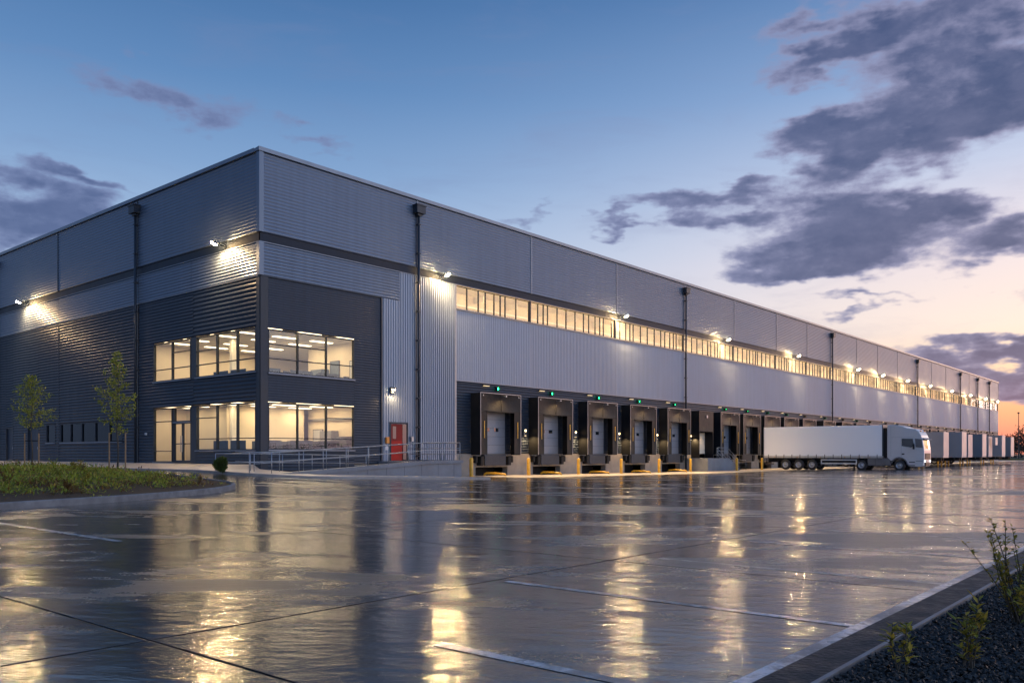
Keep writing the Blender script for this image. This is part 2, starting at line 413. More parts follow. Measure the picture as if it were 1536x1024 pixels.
# ------------------------------------------------------------------ sky
def sky():
    w = bpy.data.worlds.new('World'); scene.world = w; w.use_nodes = True
    nt = NT(w.node_tree)
    out = nt.node('ShaderNodeOutputWorld'); bg = nt.node('ShaderNodeBackground'); nt.l.new(bg.outputs[0], out.inputs[0])
    g = nt.node('ShaderNodeTexCoord').outputs['Generated']
    s = nt.sep(g)
    dz = nt.math('MINIMUM', nt.math('MAXIMUM', s[2], -1.0), 1.0)
    el = nt.math('MULTIPLY', nt.math('ARCSINE', dz), 180 / PI)
    fd = nt.math('ADD', nt.math('MULTIPLY', s[0], DX), nt.math('MULTIPLY', s[1], DY))
    rd = nt.math('ADD', nt.math('MULTIPLY', s[0], RX), nt.math('MULTIPLY', s[1], RY))
    az = nt.math('MULTIPLY', nt.math('ARCTAN2', rd, fd), 180 / PI)
    # angle from sunset azimuth, 0..180
    da = nt.math('ABSOLUTE', nt.math('SUBTRACT', nt.math('FRACT', nt.math('ADD', nt.math('DIVIDE', nt.math('SUBTRACT', az, math.degrees(SUN_AZ)), 360.0), 0.5)), 0.5))
    da = nt.math('MULTIPLY', da, 360.0)
    warm = nt.rng(da, 8.0, 62.0, 1.0, 0.0, True)
    e01 = nt.rng(el, -2.0, 58.0)
    def P(e): return (e + 2.0) / 60.0
    sunset = nt.ramp(e01, [(0.0, srgb(225, 120, 105)), (P(1.0), srgb(238, 132, 118)), (P(2.6), srgb(255, 176, 128)), (P(4.6), srgb(255, 214, 172)), (P(7.5), srgb(250, 226, 210)), (P(12), srgb(234, 219, 222)), (P(17), srgb(192, 201, 225)), (P(22), srgb(140, 167, 208)), (P(28), srgb(92, 128, 178)), (P(50), srgb(50, 86, 140))])
    cool = nt.ramp(e01, [(0.0, srgb(170, 172, 190)), (P(2), srgb(182, 188, 208)), (P(8), srgb(186, 201, 224)), (P(13), srgb(160, 186, 218)), (P(18), srgb(124, 157, 199)), (P(23), srgb(92, 132, 181)), (P(28), srgb(69, 111, 162)), (P(50), srgb(46, 86, 144))])
    col = nt.mix(warm, cool, sunset)
    # a little of the physical twilight sky
    sk = nt.node('ShaderNodeTexSky', sky_type='NISHITA'); sk.sun_disc = False; sk.sun_elevation = SUN_EL
    sk.sun_rotation = math.atan2(math.cos(SUN_AZ) * DX + math.sin(SUN_AZ) * RX, math.cos(SUN_AZ) * DY + math.sin(SUN_AZ) * RY)
    col = nt.mix(1.0, col, nt.mix(1.0, sk.outputs[0], (0.012, 0.012, 0.012), 'MULTIPLY'), 'ADD')
    # clouds: clusters at fixed compass directions, broken up by noise
    v = nt.comb(nt.math('MULTIPLY', az, 0.16), nt.math('MULTIPLY', el, 0.30), 0.0)
    n1 = nt.noise(v, 1.0, 9, 0.58, 0.3)
    n2 = nt.noise(v, 4.5, 5, 0.6)
    nn = nt.math('ADD', nt.math('MULTIPLY', n1, 0.68), nt.math('MULTIPLY', n2, 0.32))
    wv = nt.vmath('MULTIPLY', v, (0.55, 0.9, 1.0))
    azw = nt.math('ADD', az, nt.math('ADD', nt.math('MULTIPLY', nt.math('SUBTRACT', nt.noise(wv, 1.0, 4, 0.55), 0.5), 10.5), nt.math('MULTIPLY', nt.math('SUBTRACT', nt.noise(nt.vmath('ADD', v, (7.3, 2.1, 0.0)), 3.2, 3, 0.6), 0.5), 1.9)))
    elw = nt.math('ADD', el, nt.math('ADD', nt.math('MULTIPLY', nt.math('SUBTRACT', nt.noise(nt.vmath('ADD', wv, (3.7, 9.2, 0.0)), 1.2, 4, 0.55), 0.5), 9.0), nt.math('MULTIPLY', nt.math('SUBTRACT', nt.noise(nt.vmath('ADD', v, (1.3, 5.1, 0.0)), 3.2, 3, 0.6), 0.5), 1.4)))
    def blob(px, py, wx, wy, amp, tilt=0.0):
        a0 = math.degrees(math.atan((px - 768) / 1263)); c = math.cos(R(a0))
        e0 = math.degrees(math.atan((680 - py) / 1263 * c)); sc = math.degrees(1 / 1263.0) * c * c; se = math.degrees(1 / 1263.0) * c
        u = nt.math('SUBTRACT', azw, a0); q = nt.math('SUBTRACT', elw, e0)
        if tilt: q = nt.math('SUBTRACT', q, nt.math('MULTIPLY', u, tilt))
        uu = nt.math('POWER', nt.math('ABSOLUTE', nt.math('DIVIDE', u, wx * sc)), 2.0); qq = nt.math('POWER', nt.math('ABSOLUTE', nt.math('DIVIDE', q, wy * se)), 2.0)
        return nt.math('MULTIPLY', nt.rng(nt.math('SQRT', nt.math('ADD', uu, qq)), 0.0, 1.6, 1.0, 0.0, True), amp)
    blobs = [(1275, 352, 185, 66, 1.15, 0.0), (1390, 300, 75, 34, .75, 0.05), (1190, 400, 110, 26, .7, 0.0), (1480, 378, 85, 30, .8, 0.1), (1010, 318, 105, 30, 1.0, 0.03), (900, 340, 50, 10, .6, 0.0), (1130, 300, 70, 16, .55, 0.0),
             (1375, 182, 230, 62, 1.15, 0.08), (1230, 235, 95, 42, .9, 0.0), (1430, 35, 280, 66, 1.1, 0.0), (1215, 85, 110, 30, .7, 0.05), (1480, 120, 120, 40, .8, 0.0), (1280, 455, 110, 12, .7, 0.05), (1450, 535, 120, 24, 1.0, 0.0), (1540, 520, 60, 26, .9, 0.1), (1540, 575, 170, 30, 1.1, 0.0),
             (70, 345, 200, 70, 1.2, -0.10), (130, 278, 110, 16, .75, -0.08), (255, 148, 150, 36, .8, -0.08), (490, 212, 70, 15, .6, -0.05), (780, 320, 90, 11, .55, 0.0), (330, 280, 60, 8, .4, 0.0), (1740, 380, 240, 120, .9, 0.0), (1900, 150, 200, 120, .9, 0.0), (-300, 250, 260, 90, .8, 0.0)]
    tot = None
    for b in blobs:
        x = blob(*b); tot = x if tot is None else nt.math('ADD', tot, x)
    tot = nt.math('MINIMUM', tot, 1.15)
    dens = nt.math('ADD', nt.math('MULTIPLY', tot, 0.72), nt.math('MULTIPLY', nt.math('SUBTRACT', nn, 0.5), 1.35))
    cov = nt.rng(dens, 0.22, 0.60, 0.0, 1.0, True)
    thick = nt.rng(dens, 0.40, 0.85, 0.0, 1.0, True)
    edge = nt.mix(warm, srgb(118, 132, 172), srgb(150, 148, 178))
    core = nt.mix(warm, srgb(76, 92, 134), srgb(70, 80, 116))
    cl = nt.mix(thick, edge, core)
    low = nt.rng(el, 0.0, 9.0, 1.0, 0.0)
    cl = nt.mix(nt.math('MULTIPLY', low, nt.math('MULTIPLY', warm, 0.4)), cl, srgb(190, 140, 150))
    cl = nt.mix(nt.rng(nt.noise(v, 2.2, 5, 0.6), 0.35, 0.7, 0.0, 0.25), cl, edge)
    veil = nt.rng(nt.noise(nt.vmath('MULTIPLY', v, (0.5, 1.3, 1.0)), 1.0, 6, 0.6, 0.6), 0.48, 0.80, 0.0, 0.28, True)
    col = nt.mix(nt.math('MULTIPLY', veil, nt.rng(el, 0.0, 6.0)), col, edge)
    col = nt.mix(nt.math('MULTIPLY', cov, 0.93), col, cl)
    # unseen sky toward -Y and overhead boosted as added fill light, dimmed toward -X
    back = nt.math('MAXIMUM', nt.rng(s[1], -0.75, 0.0, 1.0, 0.0, True), nt.rng(el, 36.0, 65.0, 0.0, 0.8, True))
    col = nt.mix(nt.math('MULTIPLY', nt.rng(s[0], -0.5, 0.15, 1.0, 0.0, True), nt.rng(el, 25.0, 55.0, 1.0, 0.0, True)), col, nt.mix(1.0, col, (0.62, 0.72, 0.88), 'MULTIPLY'))
    col = nt.mix(1.0, col, nt.mix(back, (1.0, 1.0, 1.0), (4.3, 3.65, 3.15)), 'MULTIPLY')
    nt.put(bg.inputs[0], col); bg.inputs[1].default_value = 1.0
sky()

sun = bpy.data.lights.new('sun', 'SUN'); sun.energy = 0.2; sun.angle = R(10); sun.color = (1.0, 0.68, 0.58)
so = bpy.data.objects.new('sun', sun); COL.objects.link(so)
sd = Vector((math.cos(SUN_AZ) * DX + math.sin(SUN_AZ) * RX, math.cos(SUN_AZ) * DY + math.sin(SUN_AZ) * RY, math.tan(R(5))))
so.rotation_euler = sd.to_track_quat('Z', 'Y').to_euler()

# ------------------------------------------------------------------ warehouse
WH = thing('warehouse', 'long grey metal-clad warehouse with lit glazed offices at its corner and loading docks', 'warehouse')
ROOF = 18.3; L = 200.0; LW = 66.0

def fp(face, a, off, z):
    return (-off, a, z) if face == 'L' else (a, -off, z)
def clad(name, face, a0, a1, z0, z1, style, m, off=0.0, pitch=0.19, depth=0.035, parent=None):
    """profiled sheet; style h = horizontal ribs, v = vertical ribs"""
    mb = MB()
    if style == 'h':
        n = max(1, round((z1 - z0) / pitch)); prof = []
        for k in range(n):
            for t, d in ((0.0, 0.0), (0.12, 0.45), (0.30, 0.95), (0.5, 1.0), (0.68, 0.75), (0.84, 0.2)):
                prof.append((z0 + (z1 - z0) * (k + t) / n, d * depth))
        prof.append((z1, 0))
        for z, d in prof:
            mb.v.append(fp(face, a0, off + d, z)); mb.v.append(fp(face, a1, off + d, z))
        for k in range(len(prof) - 1): mb.f.append((2 * k, 2 * k + 1, 2 * k + 3, 2 * k + 2))
    else:
        n = max(1, round((a1 - a0) / pitch)); prof = []
        for k in range(n):
            for t, d in ((0.0, 0.0), (0.45, 0.0), (0.55, 1.0), (0.88, 1.0)):
                prof.append((a0 + (a1 - a0) * (k + t) / n, d * depth))
        prof.append((a1, 0))
        for a, d in prof:
            mb.v.append(fp(face, a, off + d, z0)); mb.v.append(fp(face, a, off + d, z1))
        for k in range(len(prof) - 1): mb.f.append((2 * k, 2 * k + 2, 2 * k + 3, 2 * k + 1))
    # give the sheet thickness with a back face
    mb.face([fp(face, a0, off - 0.05, z0), fp(face, a1, off - 0.05, z0), fp(face, a1, off - 0.05, z1), fp(face, a0, off - 0.05, z1)])
    return mb.build(name, m, parent or WH, smooth=(style == 'h'), norm=False)
def wbox(mb, face, a0, a1, o0, o1, z0, z1):
    """box on a face between offsets o0..o1 (outward positive)"""
    if face == 'L': mb.box(-o1, -o0, a0, a1, z0, z1)
    else: mb.box(a0, a1, -o1, -o0, z0, z1)
    return mb
def wb(name, face, a0, a1, o0, o1, z0, z1, m, parent=None, bevel=0.0):
    return wbox(MB(), face, a0, a1, o0, o1, z0, z1).build(name, m, parent or WH, bevel=bevel)

BAYS_R = [0, 11.8, 23.8, 35.7, 47.9, 59.0, 70.3, 80.0, 88.7, 99.1, 108.8, 119.1, 130.5, 140.3, 150.5, 161.7, 170.0, 177.4, 189.3, 200.0]
BAYS_L = [0, 14.0, 26.6, 39.0, 52.0, 66.0]
# roof, rear walls and plain inner core
MB().box(0.25, L - 0.1, 0.25, LW - 0.1, 17.7, 18.0).build('roof_deck', TRIM, WH)
MB().box(0.3, L, LW - 0.3, LW, -0.6, 18.2).build('rear_wall', UP, WH)
MB().box(L - 0.3, L - 0.02, 0.3, LW - 0.35, -0.6, 18.2).build('end_wall', UP, WH)
# upper band of cladding
for i in range(len(BAYS_R) - 1):
    a, b = BAYS_R[i], BAYS_R[i + 1]
    clad('upper_panel', 'R', a + (0.16 if i == 0 else 0.05), b - 0.05, 13.66, 18.08, 'h', UP, 0.06, 0.19, 0.03)
    wb('panel_joint', 'R', b - 0.05, b + 0.05, 0.0, 0.115, 13.66, 18.08, LTRIM)
for i in range(len(BAYS_L) - 1):
    a, b = BAYS_L[i], BAYS_L[i + 1]
    clad('upper_panel', 'L', a + (0.16 if i == 0 else 0.05), b - 0.05, 13.66, 18.08, 'h', UP, 0.06, 0.19, 0.03)
    wb('panel_joint', 'L', b - 0.05, b + 0.05, 0.0, 0.115, 13.66, 18.08, TRIM)
# corner trims
MB().box(-0.14, 0.15, -0.14, 0.15, 13.66, 18.08).build('corner_trim', UP, WH)
MB().box(-0.14, 0.15, -0.14, 0.15, 11.27, 13.12).build('corner_trim', UP, WH)
# parapet cap
MB().prism([(-0.2, 18.08), (0.3, 18.08), (0.3, 18.24), (-0.2, 18.30)], -0.2, L + 0.1, 'X').build('parapet_cap', LTRIM, WH)
MB().prism([(-0.2, 18.08), (0.3, 18.08), (0.3, 18.24), (-0.2, 18.30)], 0.302, LW, 'Y').build('parapet_cap', LTRIM, WH)
# dark recessed band
wb('dark_band', 'R', 0.0, L, -0.1, 0.0, 13.12, 13.66, BAND); wb('dark_band', 'L', 0.002, LW, -0.1, 0.0, 13.12, 13.66, BAND)
wb('ledge_trim', 'R', -0.05, L, 0.0, 0.09, 13.10, 13.14, LTRIM); wb('ledge_trim', 'L', 0.0, LW, 0.0, 0.09, 13.10, 13.14, LTRIM)
# mid silver band, left face and right face to the downpipe
for a, b in ((0.16, 7.2), (7.25, 13.95), (14.05, 26.55), (26.65, 38.95), (39.05, 52), (52.05, LW)):
    clad('mid_panel', 'L', a, b, 11.27, 13.10, 'h', SIL if a < 0.1 else UP, 0.02, 0.19, 0.035)
wb('ledge_trim', 'L', 0.0, LW, -0.03, 0.075, 11.22, 11.27, LTRIM)
clad('mid_panel', 'R', 0.16, 10.28, 11.27, 13.10, 'h', UP, 0.02, 0.19, 0.03)
clad('vertical_panel', 'R', 8.85, 10.28, 0.75, 11.25, 'v', SIL, 0.02, 0.2, 0.04)
clad('vertical_panel', 'R', 10.3, 11.72, 0.75, 13.10, 'v', SIL, 0.02, 0.2, 0.04)
clad('vertical_panel', 'R', 11.85, 15.4, 0.0, 13.10, 'v', SIL, 0.02, 0.2, 0.05)
wb('pier_edge_trim', 'R', 15.4, 15.52, -0.25, 0.09, 0.0, 13.10, ALU)
wb('joint_trim', 'R', 11.72, 11.85, -0.05, 0.03, 0.0, 13.10, TRIM)
wb('joint_trim', 'R', 10.28, 10.30, -0.05, 0.05, 0.75, 13.10, LTRIM)
# dark office block, right face (x 0.5 .. 8.78)
wb('corner_post', 'R', 0.0, 0.48, -0.5, 0.05, 0.3, 11.22, TRIM)
wb('corner_post', 'L', 0.0, 0.30, -0.3, 0.05, 0.3, 11.22, TRIM)
wb('ledge_trim', 'R', 0.0, 8.80, -0.03, 0.06, 11.22, 11.265, TRIM)
clad('dark_panel', 'R', 0.5, 8.70, 8.42, 11.20, 'h', DARK, 0.0, 0.14, 0.014)
clad('dark_panel', 'R', 0.5, 6.60, 4.30, 5.88, 'h', DARK, 0.0, 0.14, 0.014)
clad('dark_panel', 'R', 6.62, 8.70, 0.75, 8.42, 'h', DARK, 0.0, 0.16, 0.02)
clad('dark_panel', 'R', 0.5, 6.60, 0.0, 1.56, 'h', DARK, 0.0, 0.19, 0.03)
wb('edge_trim', 'R', 8.72, 8.84, -0.05, 0.07, 0.6, 11.22, TRIM)
# dark office block, left face
clad('dark_panel', 'L', 0.32, 7.0, 8.46, 11.20, 'h', DARK, 0.0, 0.24, 0.05)
clad('dark_panel', 'L', 7.03, 12.2, 8.46, 11.20, 'h', DARK, 0.0, 0.2, 0.045)
clad('dark_panel', 'L', 0.32, 7.0, 4.32, 5.90, 'h', DARK, 0.0, 0.24, 0.05)
clad('dark_panel', 'L', 7.03, 12.0, 4.32, 5.90, 'h', DARK, 0.0, 0.2, 0.045)
clad('dark_panel', 'L', 12.0, 13.9, 0.75, 8.46, 'h', DARK, 0.0, 0.2, 0.045)
clad('dark_panel', 'L', 12.2, 13.9, 8.46, 11.20, 'h', DARK, 0.002, 0.2, 0.03)
clad('dark_panel', 'L', 0.32, 6.75, 0.2, 1.52, 'h', DARK, 0.0, 0.19, 0.03)
wb('window_pier', 'L', 6.75, 7.3, -0.2, 0.03, 0.6, 4.30, TRIM); wb('window_pier', 'L', 6.75, 7.3, -0.2, 0.03, 5.9, 8.44, TRIM)
# long dark left wall beyond the downpipe
def lwall(a0, a1, holes):
    """columns of cladding with (h0,h1,z0,z1) openings"""
    cur = a0
    for (h0, h1, z0, z1) in holes:
        if h0 > cur: clad('dark_panel', 'L', cur, h0, 0.7, 11.20, 'h', DARK, 0.0, 0.21, 0.06)
        if z0 > 0.8: clad('dark_panel', 'L', h0, h1, 0.7, z0, 'h', DARK, 0.0, 0.21, 0.06)
        clad('dark_panel', 'L', h0, h1, z1, 11.20, 'h', DARK, 0.0, 0.21, 0.06)
        cur = h1
    if cur < a1: clad('dark_panel', 'L', cur, a1, 0.7, 11.20, 'h', DARK, 0.0, 0.21, 0.06)
lwall(14.1, 26.55, [(16.2, 26.3, 2.2, 3.65)])
lwall(26.65, 38.95, [(27.2, 28.9, 2.2, 3.65), (30.4, 32.6, 0.6, 3.55), (35.6, 37.2, 0.6, 3.55)])
lwall(39.05, LW, [(44, 45.3, 0.6, 3.4)])
for a in (14.05, 26.6, 39.0): wb('panel_joint', 'L', a - 0.05, a + 0.05, -0.05, 0.06, 0.7, 11.2, TRIM)

# windows ------------------------------------------------------------
def window(face, a0, a1, z0, z1, mull, trans, gm=GLASS, fw=0.06, name='window', fm=TRIM, depth=0.12):
    """mull: list of (a, z0, z1) verticals ; trans: (z, a0, a1) horizontals"""
    mb = MB()
    o0, o1 = -depth, 0.055
    for za, zb in ((z0, z0 + fw), (z1 - fw, z1)): wbox(mb, face, a0 + fw, a1 - fw, o0, o1, za, zb)
    for aa, ab in ((a0, a0 + fw), (a1 - fw, a1)): wbox(mb, face, aa, ab, o0, o1, z0, z1)
    for (a, za, zb) in mull: wbox(mb, face, a - fw * 0.5, a + fw * 0.5, o0 + 0.004, o1 - 0.004, za + fw, zb - fw)
    for (z, aa, ab) in trans: wbox(mb, face, aa + 0.02, ab - 0.02, o0 + 0.02, o1 - 0.02, z - fw * 0.4, z + fw * 0.4)
    w = mb.build(name, fm, WH)
    g = MB()
    q = [fp(face, a0 + 0.02, -0.04, z0 + 0.02), fp(face, a1 - 0.02, -0.04, z0 + 0.02), fp(face, a1 - 0.02, -0.04, z1 - 0.02), fp(face, a0 + 0.02, -0.04, z1 - 0.02)]
    g.face(q[::-1] if face == 'L' else q)
    g.build('pane', gm, w, norm=False)
    s = wbox(MB(), face, a0 - 0.03, a1 + 0.03, 0.0, 0.12, z0 - 0.07, z0 - 0.002).build('sill', LTRIM, w)
    return w
# upper floor
window('R', 0.5, 6.58, 5.92, 8.36, [(2.48, 5.92, 8.36), (4.5, 5.92, 8.36)], [(6.72, 0.5, 6.58), (7.52, 0.5, 2.48), (7.52, 2.48, 4.5)])
window('L', 0.32, 6.72, 5.97, 8.40, [(2.25, 5.97, 8.4), (4.4, 5.97, 8.4)], [(6.72, 0.32, 6.72), (7.55, 4.4, 6.7)])
window('L', 7.32, 11.95, 5.97, 8.40, [(9.6, 5.97, 8.4)], [(6.72, 7.32, 11.95), (7.7, 7.32, 9.6)])
# ground floor
window('R', 0.5, 6.58, 1.62, 4.24, [(2.48, 1.62, 4.24), (4.5, 1.62, 4.24)], [(2.27, 0.5, 6.58), (3.5, 4.5, 6.58)])
window('L', 0.32, 6.72, 1.6, 4.26, [(2.25, 1.6, 4.26), (4.4, 1.6, 4.26)], [(2.27, 0.32, 6.72), (3.52, 4.4, 6.72)])
# entrance screen
e = window('L', 9.36, 11.95, 0.86, 4.26, [(9.6, 0.86, 4.26)], [(1.55, 9.6, 11.95), (3.42, 9.4, 11.95)], name='entrance_sidelight')
e = window('L', 7.32, 9.36, 3.36, 4.26, [], [], name='entrance_toplight')
d = MB()
for a0, a1 in ((7.34, 8.32), (8.36, 9.34)):
    for za, zb in ((0.84, 0.98), (3.24, 3.33), (1.98, 2.03)): wbox(d, 'L', a0 + 0.07, a1 - 0.07, -0.08, 0.02, za, zb)
    for aa, ab in ((a0, a0 + 0.07), (a1 - 0.07, a1)): wbox(d, 'L', aa, ab, -0.08, 0.02, 0.84, 3.33)
ed = d.build('entrance_door', TRIM, WH)
for a0, a1 in ((7.40, 8.27), (8.41, 9.29)):
    MB().face([fp('L', a0, -0.03, 3.26), fp('L', a1, -0.03, 3.26), fp('L', a1, -0.03, 0.96), fp('L', a0, -0.03, 0.96)]).build('pane', GLASS, ed, norm=False)
    aa = 8.24 if a0 < 8 else 8.44
    MB().tube([(-0.09, aa, 1.5), (-0.09, aa, 2.5)], 0.02).build('handle', ALU, ed)
wb('entrance_ledge', 'L', 7.2, 12.1, 0.0, 0.35, 4.30, 4.36, TRIM)
# dark low windows and doors on the left wall
window('L', 16.22, 26.28, 2.22, 3.63, [(18.2, 2.22, 3.63), (20.4, 2.22, 3.63), (22.6, 2.22, 3.63), (24.5, 2.22, 3.63)], [], GLASSD)
MB().box(0.3, 3.0, 16.0, 26.5, 2.0, 2.1).box(2.9, 3.0, 16.0, 26.5, 2.1, 4.0).build('dark_room', DIV, WH)
window('L', 27.22, 28.88, 2.22, 3.63, [], [], GLASSD)
MB().box(1.9, 2.0, 27.0, 29.0, 2.0, 4.0).build('dark_room', DIV, WH)
for a0, a1, zt in ((30.4, 32.6, 3.55), (35.6, 37.2, 3.55), (44, 45.3, 3.4)):
    dd = wb('service_door', 'L', a0 + 0.08, a1 - 0.08, -0.14, -0.08, 0.7, zt - 0.08, DARK)
    f = MB(); wbox(f, 'L', a0, a0 + 0.08, -0.15, 0.05, 0.7, zt); wbox(f, 'L', a1 - 0.08, a1, -0.15, 0.05, 0.7, zt); wbox(f, 'L', a0 + 0.08, a1 - 0.08, -0.15, 0.05, zt - 0.08, zt)
    f.build('frame', TRIM, dd)
    MB().tube([(0.02, a0 + 0.3, 1.75), (0.02, a0 + 0.3, 1.95)], 0.025).build('handle', ALU, dd)

# long glazed strip along the dock wall ------------------------------
rs = random.Random(3)
edges = [15.52] + [b for b in BAYS_R if b > 16]
for i in range(len(edges) - 1):
    a0, a1 = edges[i] + (0.0 if i == 0 else 0.07), edges[i + 1] - 0.07
    ms = []; a = a0
    seq = [1.25, 1.2, 0.75, 0.95, 0.7, 0.55, 1.25, 1.2]; k = rs.randrange(8) if i else 0
    while True:
        a += seq[k % 8] * (1.0 if i < 3 else 0.95); k += 1
        if a > a1 - 0.4: break
        ms.append((a, 11.45, 13.08))
    w = MB(); fw = 0.05
    for za, zb in ((11.45, 11.51), (13.03, 13.08)): wbox(w, 'R', a0 + fw, a1 - fw, -0.16, -0.06, za, zb)
    for aa, ab in ((a0, a0 + fw), (a1 - fw, a1)): wbox(w, 'R', aa, ab, -0.16, -0.06, 11.45, 13.08)
    for (m_, za, zb) in ms: wbox(w, 'R', m_ - 0.035, m_ + 0.035, -0.155, -0.065, 11.51, 13.03)
    sw = w.build('strip_window', TRIM, WH)
    MB().face([fp('R', a0 + 0.02, -0.12, 11.47), fp('R', a1 - 0.02, -0.12, 11.47), fp('R', a1 - 0.02, -0.12, 13.06), fp('R', a0 + 0.02, -0.12, 13.06)]).build('pane', GLASSF, sw, norm=False)
    wb('bay_post', 'R', edges[i + 1] - 0.068, edges[i + 1] + 0.068, -0.16, 0.0, 11.45, 13.1, TRIM)
    # gallery behind the glass
    t = MB().box(a0 + 0.1, a1 - 0.1, 0.30, 0.46, 13.30, 13.38)
    t.build('ceiling_light', TUBE, sw)
wb('window_ledge', 'R', 15.52, L, -0.16, 0.14, 11.38, 11.445, LTRIM)
MB().box(15.6, L - 0.5, 3.4, 3.5, 10.8, 13.6).build('gallery_wall', CREAM, WH)
MB().box(15.6, L - 0.5, 0.2, 3.395, 13.45, 13.6).build('gallery_ceiling', CEIL, WH)
MB().box(15.6, L - 0.5, 0.2, 3.395, 10.8, 10.95).build('gallery_floor', CREAM, WH)
g = MB()
for k in range(46):
    g.box(17 + k * 4.0, 17.12 + k * 4.0, 2.4, 3.38, 12.9, 13.4)
g.box(15.6, L - 0.6, 3.2, 3.35, 12.45, 12.6)
g.build('gallery_beam', CEIL, WH)
# silver sheets under the strip
for i in range(len(edges) - 1):
    clad('silver_panel', 'R', edges[i] + (0.02 if i == 0 else 0.03), edges[i + 1] - 0.03, 6.50, 11.36, 'v', SIL, 0.03, 0.2, 0.028)
    wb('panel_joint', 'R', edges[i + 1] - 0.03, edges[i + 1] + 0.03, -0.04, 0.035, 6.50, 11.36, LTRIM)
wb('drip_trim', 'R', 15.52, L, -0.05, 0.10, 6.44, 6.495, LTRIM)
# dark dock wall
for i in range(len(edges) - 1):
    clad('dock_wall_panel', 'R', edges[i] + 0.03, edges[i + 1] - 0.03, 1.40, 6.43, 'h', DARK, 0.0, 0.2, 0.045)
    wb('panel_joint', 'R', edges[i + 1] - 0.03, edges[i + 1] + 0.03, -0.05, 0.035, 1.40, 6.43, TRIM)

# dock positions along the wall
DOCKS = [19.2, 25.7, 32.2, 38.7, 45.2, 56.1, 61.5, 67.0, 72.6, 78.4, 85.45, 92.45, 98.3, 104.3, 112.0, 118.2, 126.4, 132.2, 138.0, 144.0, 150.0, 156.0, 162.5, 168.5, 174.5, 180.5, 186.5, 192.5]
# concrete plinth with pits under each dock
cur = 15.52
for c in DOCKS:
    wb('plinth_block', 'R', cur, c - 1.75, -0.4, 0.10, -0.9, 1.38, CONC)
    wb('plinth_lintel', 'R', c - 1.75, c + 1.75, -0.4, 0.08, 0.42, 1.38, CONC)
    wb('pit_back', 'R', c - 1.75, c + 1.75, -1.3, -1.2, -0.9, 0.42, BLACK)
    cur = c + 1.75
wb('plinth_block', 'R', cur, L, -0.4, 0.10, -0.9, 1.38, CONC)
wb('base_wall', 'R', 0.0, 15.5, -0.25, -0.06, -0.6, 0.8, CONC)
wb('base_wall', 'L', 0.0, LW, -0.25, -0.06, -0.2, 0.9, CONC)
# downpipes
def downpipe(face, a, z0, hopper=True):
    mb = MB()
    if face == 'R': pts = [(a, -0.24, 17.2), (a, -0.24, z0)]
    else: pts = [(-0.24, a, 17.2), (-0.24, a, z0)]
    mb.tube(pts, 0.085, 10)
    dp = mb.build('downpipe', TRIM, WH, smooth=True)
    h = MB(); wbox(h, face, a - 0.38, a + 0.38, 0.10, 0.52, 17.15, 17.62); wbox(h, face, a - 0.42, a + 0.42, 0.10, 0.56, 17.62, 17.70)
    wbox(h, face, a - 0.2, a + 0.2, 0.12, 0.38, 17.0, 17.15)
    h.build('hopper_head', TRIM, dp)
    b = MB(); z = 16.4
    while z > z0 + 0.5:
        wbox(b, face, a - 0.12, a + 0.12, 0.08, 0.34, z, z + 0.07); z -= 1.9
    b.build('bracket', TRIM, dp)
for a in (11.79, 47.9, 88.7, 130.5, 161.7, 177.4, 189.3): downpipe('R', a, 0.3 if a < 15 else 5.9 if a in (61,) else -0.2)
for a in (14.0, 39.2): downpipe('L', a, 0.75)

# red personnel door on the entrance platform
rd = wb('exit_door', 'R', 9.52, 10.5, 0.02, 0.075, 0.95, 3.3, RED)
f = MB(); wbox(f, 'R', 9.42, 9.51, 0.0, 0.12, 0.95, 3.42); wbox(f, 'R', 10.9, 10.98, 0.0, 0.12, 0.95, 3.42); wbox(f, 'R', 9.51, 10.9, 0.0, 0.12, 3.33, 3.42)
f.build('frame', TRIM, rd)
wb('vision_panel', 'R', 9.66, 9.95, 0.076, 0.085, 2.35, 3.15, TGLASS, rd); wb('kick_plate', 'R', 9.55, 10.47, 0.076, 0.088, 0.98, 2.2, mat('bright_red_panel', (0.34, 0.010, 0.006), 0.45, spec=0.2), rd)
wb('side_screen', 'R', 10.52, 10.88, 0.02, 0.07, 0.95, 3.3, TGLASS, rd)
MB().tube([(10.38, -0.13, 1.95), (10.22, -0.13, 1.95)], 0.02).build('handle', ALU, rd)
tag(wb('call_box', 'R', 9.05, 9.3, 0.07, 0.2, 2.05, 2.45, ORANGE, bevel=0.02), None)
wb('call_box_sign', 'R', 9.03, 9.3, 0.07, 0.10, 1.62, 1.92, WHITE)
wb('switch_box', 'R', 11.2, 11.4, 0.06, 0.2, 2.2, 2.5, GALV)
tag(wb('entrance_sensor', 'L', 12.75, 12.9, 0.04, 0.16, 2.6, 2.75, WHITE, bevel=0.02), None)

# ------------------------------------------------------------------ offices inside the glazed corner
for (z0, z1) in ((0.8, 4.42), (5.0, 8.62)):
    MB().box(0.2, 14.0, 0.2, 13.6, z0 - 0.15, z0).build('office_floor', CARPET, WH)
    MB().box(0.2, 14.0, 0.2, 13.6, z1, z1 + 0.15).build('office_ceiling', CEIL, WH)
    MB().box(8.6, 8.75, 0.3, 7.2, z0, z1).build('office_wall', CREAM, WH)
    MB().box(0.3, 14.0, 13.4, 13.55, z0, z1).build('office_wall', CREAM, WH)
    MB().box(13.8, 13.95, 7.0, 13.39, z0, z1).build('office_wall', CREAM, WH)
    MB().box(8.6, 13.79, 7.205, 7.35, z0, z1).build('office_wall', CREAM, WH)
MB().box(2.2, 8.0, 7.02, 7.14, 0.8, 4.42).build('office_wall', CREAM, WH)
MB().box(3.0, 3.1, 7.35, 13.38, 0.8, 4.42).build('office_wall', CREAM, WH)
